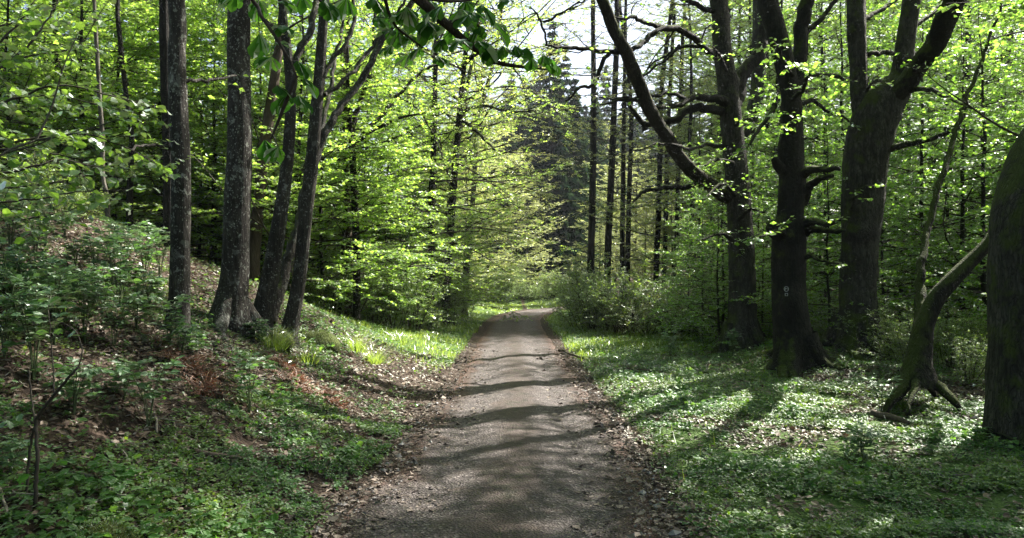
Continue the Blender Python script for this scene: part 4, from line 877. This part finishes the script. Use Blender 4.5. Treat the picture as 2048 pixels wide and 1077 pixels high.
# ------------------------------------------------------------------ near saplings, left
def pxbranch(t, pts, r0, tw=True, sp=.10, tl=.30, sub=1, n=.05, sides=6, t0=.1):
    q, qr = catmull([P(*p) for p in pts], .06, np.linspace(r0, r0*.3, len(pts)))
    q = q+t.r.normal(0, .004, q.shape); tube(t.trunk if not tw else t.wood, q, qr, sides)
    if tw: t.twigs(q, sp, tl, t0=t0, sub=sub, flat=.4, droop=.2)
    return q
def near_sapling(label, seed, base, lines, L, leaf='hazel', shape=OVAL, sp=.07, tl=.3, lsp=.05, sub=1, stem_r=.022):
    t = Tree(seed); b = np.array(base, float)
    for ln in lines:
        p0 = P(*ln[0]); s = np.linspace(0, 1, 10)[:, None]
        mid = b+(p0-b)*s; mid[:, 2] += (.5*s*(1-s))[:, 0]*.8; mid[0, 2] -= .1
        tube(t.trunk, mid, np.linspace(stem_r, .011, 10), 7)
        pxbranch(t, ln, .010, sp=sp, tl=tl, sub=sub)
    t.foliate(lsp, L, shape, tilt=.55, hang=.35, twr=.003, wid=1.35)
    o = thing('sapling', label, 'sapling', b)
    for pn, me in t.parts('sapling%d' % seed, M['twig'], M[leaf], b): link(pn, me, o)
near_sapling('large-leaved hazel sapling reaching in from the left edge, nearest the viewer', 501, ground(-3.9, 4.6),
             [[(-90, 320, 4.9), (30, 285, 5.0), (150, 265, 5.1), (240, 290, 5.2), (320, 330, 5.3)], [(-80, 240, 4.8), (20, 200, 4.9), (110, 170, 5.0), (220, 190, 5.2), (300, 215, 5.3)],
              [(-80, 180, 4.6), (0, 130, 4.7), (60, 80, 4.8), (100, 20, 4.9), (120, -30, 5)], [(-60, 120, 5), (20, 60, 5.1), (70, -10, 5.2)], [(-60, 360, 4.7), (40, 340, 4.7), (120, 320, 4.8), (200, 335, 4.9)]], .07)
near_sapling('broad-leaved sapling above the crest of the leafy slope at upper left', 502, ground(-5.2, 7.0),
             [[(-60, 300, 7.0), (60, 300, 7.1), (170, 320, 7.3), (270, 330, 7.5), (345, 325, 7.6)], [(-60, 220, 7), (80, 190, 7.2), (200, 210, 7.4), (300, 235, 7.6)], [(-60, 140, 7), (60, 110, 7.2), (150, 90, 7.4), (200, 20, 7.5)],
              [(-60, 440, 6.6), (40, 440, 6.7), (120, 425, 6.8), (190, 405, 6.9)], [(-60, 410, 6.2), (60, 400, 6.3), (150, 385, 6.4), (260, 380, 6.5)], [(-60, 380, 6.8), (80, 370, 7), (190, 345, 7.2), (310, 300, 7.4)], [(-50, 60, 7), (40, 40, 7.2), (110, 10, 7.3)]], .085, sp=.11, tl=.42, sub=2)
t = Tree(503); b = hit(20, 420)                     # the long bare twig crossing the leaves
b = ground(-3.3, 4.3)
tube(t.trunk, catmull([b-UP*.1, P(-80, 390, 4.4), P(0, 310, 4.5), (P(70, 280, 4.6))], .06), np.linspace(.014, .008, len(catmull([b-UP*.1, P(-80, 390, 4.4), P(0, 310, 4.5), (P(70, 280, 4.6))], .06))), 7)
for ln in ([(70, 280, 4.6), (100, 215, 4.65), (124, 130, 4.7), (150, 70, 4.75)], [(70, 280, 4.6), (140, 268, 4.5), (200, 250, 4.45), (236, 238, 4.4)], [(20, 302, 4.5), (70, 290, 4.4), (110, 272, 4.3)]):
    q, qr = catmull([P(*p) for p in ln], .05, np.linspace(.007, .003, len(ln))); tube(t.wood, q, qr, 6); t.twigs(q, .16, .12, sub=1, flat=.5)
t.foliate(.05, .06, LOBED, tilt=.6, twr=.002)
o = thing('sapling', 'bare forked twig with a few small new leaves crossing the large-leaved sapling', 'sapling', b)
for pn, me in t.parts('bare_twig', M['bark_pale'], M['hazel'], b): link(pn, me, o)

# bare-stemmed sapling at the lower left
b = hit(74, 1020); t = Tree(504); d = b[1]
for ln, r0 in ([(74, 1030, 0), (76, 960, 0), (78, 900, 0), (74, 850, .02), (84, 825, 0), (110, 790, -.05), (140, 755, -.1), (158, 735, -.1)], .012), ([(58, 1010, .05), (60, 930, .05), (68, 870, .03), (72, 850, .02), (66, 800, .1), (60, 740, .15)], .008), \
              ([(110, 790, -.05), (108, 740, 0), (104, 690, .05), (98, 620, .1)], .005), ([(74, 850, .02), (60, 838, 0), (45, 832, 0), (25, 842, -.05)], .004), ([(158, 735, -.1), (165, 700, -.1), (150, 660, -.05), (110, 640, 0), (50, 630, .1)], .004):
    q, qr = catmull([P(p[0], p[1], d+p[2]) for p in ln], .03, np.linspace(r0, r0*.55, len(ln))); tube(t.trunk, q+t.r.normal(0, .002, q.shape), qr, 7)
    if r0 < .006: t.twigs(q, .12, .10, sub=0, flat=.5)
t.foliate(.06, .06, LOBED, tilt=.5, twr=.002)
o = thing('sapling', 'bare dark sapling stem forking at the lower left corner', 'sapling', b)
for pn, me in t.parts('bare_sapling', M['twig'], M['elder'], b): link(pn, me, o)

# ------------------------------------------------------------------ leafy seedlings on the slope
def seedling(seed, Ht, n, L=.075):
    t = Tree(seed); rr = t.r
    for s in range(n):
        a = rr.uniform(0, 6.3); top = np.array([math.cos(a)*.28*Ht*rr.uniform(.2, 1.3), math.sin(a)*.28*Ht*rr.uniform(.2, 1.3), Ht*rr.uniform(.6, 1.1)])
        q, qr = catmull([np.array([0, 0, -.03]), top*[.3, .3, .5], top], .05, [.006, .005, .003]); tube(t.trunk, q, qr, 5)
        for lev in (.55, .8, 1.0):
            p = q[min(len(q)-1, int(lev*len(q)))]
            for k in range(3 if lev < 1 else 4):
                b2 = rr.uniform(0, 6.3); d = nrm(np.array([math.cos(b2), math.sin(b2), rr.normal(.1, .25)])); l = L*rr.uniform(1.2, 2.0)
                prisms(t.wood, p[None], (p+d*l)[None], .0022, .0012)
                for j, f in enumerate((.45, .45, .8, .8, 1.0)):
                    sd = np.cross(d, UP)*(1 if j % 2 else -1)*(1.1 if j < 4 else 0)
                    leaves(t.leaf, (p+d*l*f)[None], (d*.8+sd)[None], (UP+rr.normal(0, .35, 3))[None], L*rr.uniform(.7, 1.2), OVAL, .95)
    return t.parts('seedling%d' % seed, M['stem'], M['elder'])
SD = [seedling(601, .55, 4), seedling(602, .40, 4), seedling(603, .7, 5)]
labs = 'light green seedling with feathery compound leaves on the shaded leafy slope'
for px, py in [(20, 590), (60, 610), (95, 570), (130, 640), (165, 600), (205, 640), (240, 620), (275, 660), (225, 575), (300, 620), (40, 670), (110, 700), (170, 690), (10, 720), (150, 540), (70, 540), (190, 560), (250, 540),
               (290, 560), (340, 700), (365, 725), (395, 715), (300, 500), (90, 500), (20, 520), (130, 480), (320, 560), (230, 700), (20, 640), (70, 760), (520, 690), (250, 800), (300, 860), (150, 830), (500, 830)]:
    b = hit(px, py); o = place(SD[r.integers(3)], 'seedling', labs, 'seedling', b[0], b[1], r.uniform(0, 6.3), r.uniform(.7, 1.15), 'seedlings on the leafy slope')
for px, py, lab in [(1760, 830, 'pale seedling with small leaves before the dark root hollow'), (1790, 815, 'larger pale seedling standing right before the root hollow'), (1700, 690, 'leafy seedling clump at the foot of the thick three-stemmed trunk'),
                    (1465, 715, 'single bright seedling beside the foot of the oak with mossy limb'), (1340, 722, 'young seedling at the edge of the right hand bushes'), (1720, 925, 'yellow-green seedling beside a mossy stone in the right ground cover'), (22, 960, 'bright green seedling at the lower left edge of the photo')]:
    b = hit(px, py); place(SD[r.integers(3)], 'seedling', lab, 'seedling', b[0], b[1], r.uniform(0, 6.3), r.uniform(.6, .9), None)
for px, py in [(20, 425), (75, 430), (125, 440), (165, 445), (430, 515)]:
    b = hit(px, py); place(SH[r.integers(3)], 'bush', 'low leafy bush on the upper part of the litter-covered slope', 'bush', b[0], b[1], r.uniform(0, 6), r.uniform(.28, .42), 'low bushes on the slope')
for px, d in [(1690, 15.2), (1660, 14.6), (1740, 14.8), (1650, 15.6), (1770, 15.6), (1500, 17.2), (1625, 15.4), (1780, 13.2), (1895, 12.6), (1950, 13.5), (1870, 13.8), (1745, 14.2), (1935, 11.4), (1815, 12.2), (1720, 13.9), (1990, 14), (1905, 15), (1540, 16.8)]:
    x = (px-1024)/F*d; place(SH[r.integers(3)], 'bush', 'low leafy undergrowth bush between the big right hand trunks', 'bush', x, d, r.uniform(0, 6), r.uniform(.38, .55), 'undergrowth between the big trunks')

# ------------------------------------------------------------------ horse chestnut overhead
t = Tree(701); rr = t.r; b = ground(-3.3, .2)
q, qr = catmull([b-UP*.2, b+UP*1.5, b+np.array([.1, .1, 3.2]), b+np.array([.1, .3, 5.5]), b+np.array([.0, .3, 9])], .12, [.24, .2, .18, .16, .08]); tube(t.trunk, q, qr, 14, .04, .4, 5)
main = [b+np.array([.1, .1, 2.4]), np.array([-2.4, 1.7, 3.75]), np.array([-1.6, 2.9, 3.75]), P(760, -70, 3.9), P(830, -10, 4.0), P(890, 45, 4.1), P(940, 88, 4.15), P(990, 122, 4.2), P(1040, 132, 4.25), P(1095, 138, 4.3)]
mq, mr = catmull(main, .05, np.linspace(.05, .005, len(main))); tube(t.trunk, mq, mr, 8)
limbs = [mq]
for ln in ([np.array([-1.9, 2.45, 3.76]), P(470, -40, 3.9), P(520, 30, 4.), P(560, 90, 4.05), P(590, 150, 4.1), P(585, 200, 4.1)], [P(540, -10, 4.0), P(610, -20, 4.05), P(650, 10, 4.1)],
           [P(590, 150, 4.1), P(560, 230, 4.15), P(540, 280, 4.2)], [P(760, -70, 3.9), P(770, 0, 4.), P(790, 50, 4.1), P(840, 90, 4.15)], [P(830, -10, 4.), P(900, 0, 4.1), P(960, -5, 4.2)], [P(890, 45, 4.1), P(935, 40, 4.2), P(975, 60, 4.3)]):
    z, zr = catmull(ln, .05, np.linspace(.014, .005, len(ln))); tube(t.wood, z, zr, 6); limbs.append(z)
allb = np.vstack(limbs)
def palm(p, size, down):
    j = np.argmin(((allb-p)**2).sum(1)); s = allb[j]
    prisms(t.wood, s[None], p[None], .003, .0025)
    h = nrm(p-s+np.array([0, 0, -.02])); az0 = rr.uniform(0, 6.3)
    for k in range(rr.integers(5, 8)):
        a = az0+(k-3)*.62; A = nrm(np.array([math.cos(a), math.sin(a), -down+rr.normal(0, .25)])); N = nrm(UP+np.array([math.cos(a), math.sin(a), 0])*.5+rr.normal(0, .2, 3))
        leaves(t.leaf, p[None], A[None], N[None], size*(1-.14*abs(k-3)+rr.normal(0, .06)), OBOV, 1.4)
for px, py in [(520, 70), (565, 95), (590, 125), (600, 165), (548, 180), (578, 205), (525, 290), (560, 300), (600, 200), (640, 5), (700, -5), (745, 45), (775, 70), (800, 60), (822, 55), (850, 100), (872, 118), (830, 85), (800, 15), (850, 10), (890, 15), (930, 5),
               (962, 5), (1000, -5), (905, 55), (930, 65), (960, 55), (985, 60), (925, 80), (952, 92), (980, 104), (1005, 100), (1030, 98), (1048, 108), (1065, 112), (1083, 117), (1100, 132), (470, -10), (510, 0), (560, 5), (600, -5), (740, 0), (770, 20), (810, 30), (865, 60), (880, 85), (840, 45), (915, 30), (945, 35), (560, 60), (545, 120), (815, 110), (780, 100), (955, 20)]:
    d = 4.15+rr.normal(0, .12); p = P(px+rr.normal(0, 5), py+rr.normal(0, 5)-8, d); palm(p, rr.uniform(.10, .155) if px < 1000 else rr.uniform(.08, .12), rr.uniform(.5, 1.3))
for k in range(55):                                  # the rest of the crown, over and behind the viewer
    if k % 6 == 0: az = rr.uniform(0, 6.3); z0 = rr.uniform(3.6, 7); ob = t.branch(b+np.array([.1, .2, z0]), (math.cos(az), math.sin(az), .5), 2.4, .035, n=9); allb = np.vstack([allb, ob])
    palm(ob[rr.integers(3, 10)]+rr.normal(0, .12, 3)-UP*.1, .16, .8)
o = thing('horse_chestnut', 'horse chestnut whose dark hand-shaped leaves hang in from the top of the picture', 'tree', b)
for pn, me in t.parts('chestnut', M['bark_brown'], M['chestnut'], b, M['twig']): link(pn, me, o)

# ------------------------------------------------------------------ odds and ends lying on the ground
def stick(name, label, cat, a, c, rad, mat, lift=.02, bend=.04, group=None, forks=0):
    a = hit(*a); c = hit(*c); s = np.linspace(0, 1, 7); q = a+(c-a)*s[:, None]; q[:, 2] = np.maximum(q[:, 2], Hgt(q[:, 0], q[:, 1]))+lift+rad
    q += np.random.default_rng(int(abs(a[0]*997)+c[1]*331)).normal(0, bend, q.shape)*np.array([1, 1, .25])*np.linalg.norm(c-a)*.25
    q, qr = catmull(q, .05, rad*np.linspace(1, .6, 7)); ac = Acc(); tube(ac, q-a, qr, 8, .08, 0, int(px_seed(a)))
    for k in range(forks):
        j = len(q)*(k+1)//(forks+2); e = q[j]+nrm(np.cross(nrm(c-a), UP)*(1 if k % 2 else -1)+nrm(c-a)*.8+UP*.2)*.22; tube(ac, np.array([q[j], (q[j]+e)/2, e])-a, np.array([.5, .4, .25])*rad, 5)
    tag(link(name, ac.mesh(name, mat), None, a), label, cat, group)
def px_seed(v): return abs(v[0]*131+v[1]*37) % 997
for a, c, rad, mt, lab in [((312, 835), (316, 875), .014, 'deadwood', 'short pale birch-like stick lying upright on the leafy slope'), ((402, 865), (390, 915), .008, 'browntwig', 'thin pale twig on the slope above the dark log'),
                           ((385, 912), (505, 932), .02, 'browntwig', 'dark broken log on the slope near the green verge'), ((230, 985), (180, 1030), .014, 'deadwood', 'bleached stick near the mossy stone at lower left'),
                           ((140, 958), (190, 962), .014, 'deadwood', 'short greyish stick beside the bare sapling'), ((225, 890), (260, 925), .009, 'deadwood', 'thin grey twig on the litter left of the upright stick'),
                           ((165, 735), (155, 785), .006, 'deadwood', 'small whitish twig hanging by the bare sapling fork'), ((350, 840), (352, 895), .009, 'deadwood', 'curved pale twig right of the upright stick'),
                           ((320, 930), (440, 970), .010, 'browntwig', 'long thin brown stick below the dark log'), ((600, 905), (690, 880), .008, 'browntwig', 'thin stick beside the brown edge of the track'),
                           ((1745, 838), (1815, 858), .045, 'browntwig', 'dark fallen branch before the root hollow'), ((1120, 705), (1165, 722), .035, 'browntwig', 'short dark log at the right edge of the track'),
                           ((690, 752), (715, 738), .02, 'browntwig', 'small brown stick on the sunny grass verge'), ((1545, 812), (1620, 775), .02, 'browntwig', 'fallen branch among roots of the knotty tree'),
                           ((400, 700), (345, 690), .012, 'deadwood', 'grey stick between the two lichen trunks'), ((1850, 950), (1930, 985), .012, 'deadwood', 'pale twig in the ground cover at the lower right'),
                           ((1240, 740), (1330, 748), .015, 'browntwig', 'thin dark branch lying across the right grass verge'), ((0, 985), (20, 1040), .012, 'deadwood', 'grey stem poking in at the lower left edge')]:
    stick('stick', lab, 'stick', a, c, rad, M[mt], forks=1 if rad < .015 else 0)
def mound(name, label, cat, px, py, rx, rz, mat, seed):
    b = hit(px, py); a = Acc(); th = np.linspace(0, 2*np.pi, 40, endpoint=False); ph = np.linspace(-.5, np.pi/2, 16); V = []
    for p_ in ph:
        x = np.cos(th)*np.cos(p_); y = np.sin(th)*np.cos(p_); f = .8+.5*fbm(x*2+seed+p_, y*2+seed*2-p_, 4)
        V.append(np.stack([x*rx*f, y*rx*.8*f, np.sin(p_)*rz*f], -1))
    V = np.array(V); n, m = V.shape[:2]; i = np.arange(n-1)[:, None]*m; j = np.arange(m)[None]
    a.add(V, np.stack([i+j, i+(j+1) % m, i+m+(j+1) % m, i+m+j], -1).reshape(-1, 4))
    r2 = np.random.default_rng(seed); k = 1400; s = r2.integers(2, n-1, k); q = V[s, r2.integers(0, m, k)]+r2.normal(0, .012, (k, 3))
    f = Acc(); leaves(f, q, nrm(q)*.6+UP*.5+jit(k, .5, r2), nrm(q)+jit(k, .5, r2), r2.uniform(.012, .03, k), LANCE, 1.2)
    o = thing(name, label, cat, b-UP*.02); link('stone', a.mesh(name, mat), o); link('moss', f.mesh('moss_fronds', M['mossleaf'], smooth=False), o)
M['mossleaf'] = leaf_mat('moss_frond', (.055, .075, .012), (.10, .14, .02), (.085, .11, .02), (.16, .2, .03), .6, 0, .3)
mound('mossy_stone', 'moss-covered stone at the bottom edge of the left slope', 'stone', 205, 1080, .16, .10, M['moss'], 11)
mound('mossy_stone', 'small mossy stump stone in a sun fleck among the right ground cover', 'stone', 1712, 930, .13, .10, M['moss'], 12)
mound('mossy_stone', 'low mossy hump right of the stump stone in the ground cover', 'stone', 1775, 945, .16, .06, M['moss'], 13)
mound('mossy_stone', 'mossy bank boulder between the leaning trunks on the left bank', 'stone', 552, 690, .22, .20, M['moss'], 14)
mound('mossy_stone', 'mossy earth boulder right of the slender forked trunk on the bank', 'stone', 636, 690, .30, .20, M['moss'], 15)
def frond_clump(label, px, py, seed, n=16, L=.5):
    b = hit(px, py); r2 = np.random.default_rng(seed); st = Acc(); lf = Acc()
    for i in range(n):
        a = r2.uniform(0, 6.3); s = np.linspace(0, 1, 8); l = L*r2.uniform(.5, 1.1)
        q = np.stack([np.cos(a)*l*s, np.sin(a)*l*s, .30*l*np.sin(s*2.2)-.05*s], -1)+r2.normal(0, .03, 3)*[1, 1, 0]; q[:, 2] += Hgt(b[0]+q[:, 0], b[1]+q[:, 1])-b[2]+.02
        tube(st, q, np.linspace(.004, .0015, 8), 4)
        k = 34; t_ = r2.random(k); p = np.stack([np.interp(t_, s, q[:, c]) for c in range(3)], -1); sg = np.where(np.arange(k) % 2, 1, -1)[:, None]
        leaves(lf, p, np.array([-np.sin(a), np.cos(a), -.25])[None]*sg+jit(k, .3, r2), UP+jit(k, .4, r2), (.02+.08*(1-t_))*r2.uniform(.6, 1.2, k), LANCE, .8)
    o = thing('dead_bracken', label, 'fern', b); link('stems', st.mesh('bracken_stems', M['bracken']), o); link('fronds', lf.mesh('bracken_fronds', M['bracken'], smooth=False), o)
for i, (px, py, lab) in enumerate([(395, 755, 'rust-red dead bracken just below the thickest lichen trunk'), (372, 735, 'rust-red dead bracken below the trunk nearest the slope'), (420, 790, 'lowest rusty bracken clump on the slope below the trunks'), (600, 775, 'rusty bracken strip above the brown track edge'),
                                   (640, 800, 'rust-coloured bracken nearest the brown edge of the track'), (575, 740, 'dead bracken below the slender forked trunk'), (680, 815, 'low russet bracken at the end of the brown strip')]):
    frond_clump(lab, px, py, 800+i)
def tuft(label, px, py, seed, L=.34, n=260):
    b = hit(px, py); r2 = np.random.default_rng(seed); p = r2.normal(0, .07, (n, 3))*[1, 1, 0]; a = Acc()
    A = UP*1.0+p*5+jit(n, .18, r2); ln = L*r2.uniform(.5, 1.1, n); A = nrm(A); side = np.cross(A, UP+jit(n, .5, r2))
    leaves(a, p, A, np.cross(A, side), ln*.6, BLADE, .008/ln*1.6); e = p+A*(ln*.6)[:, None]; A2 = nrm(A+nrm(A*[1, 1, 0])*.7-UP*.3)
    leaves(a, e, A2, np.cross(A2, side), ln*.5, LANCE, .018/ln)
    tag(link('grass_tuft', a.mesh('grass_tuft', M['grass'], smooth=False), None, b), label, 'grass tuft')
for i, (px, py, L, lab) in enumerate([(546, 700, .38, 'bright grass tuft at the foot of the slender forked trunk'), (612, 728, .30, 'grass tuft below the mossy earth boulder'), (712, 705, .40, 'tall grass tuft at the left end of the sunny verge'), (748, 728, .36, 'grass tuft in the middle of the sunny verge'),
                                      (515, 560, .5, 'light grass tuft behind the thickest lichen trunk'), (640, 610, .5, 'bright grass tuft on top of the bank right of the trunks'), (800, 690, .35, 'grass tuft before the bushes on the left verge')]):
    tuft(lab, px, py, 900+i, L)

# ------------------------------------------------------------------ the hazy air
hz, hn, ho = new_mat('haze'); pv = hn.nodes.new('ShaderNodeVolumePrincipled'); pv.inputs['Density'].default_value = HAZE
pv.inputs['Color'].default_value = (.86, .92, 1, 1); pv.inputs['Anisotropy'].default_value = .35; hn.links.new(pv.outputs[0], ho.inputs['Volume'])
V = np.array([(x, y, z) for x in (-440, 440) for y in (-80, 640) for z in (-4, 60)], float)
if HAZE:
    tag(link('haze', build_mesh('haze', V, [[(0, 1, 3, 2), (4, 6, 7, 5), (0, 4, 5, 1), (2, 3, 7, 6), (0, 2, 6, 4), (1, 5, 7, 3)]], hz, False)), kind='stuff')
    cy.volume_step_rate = 10
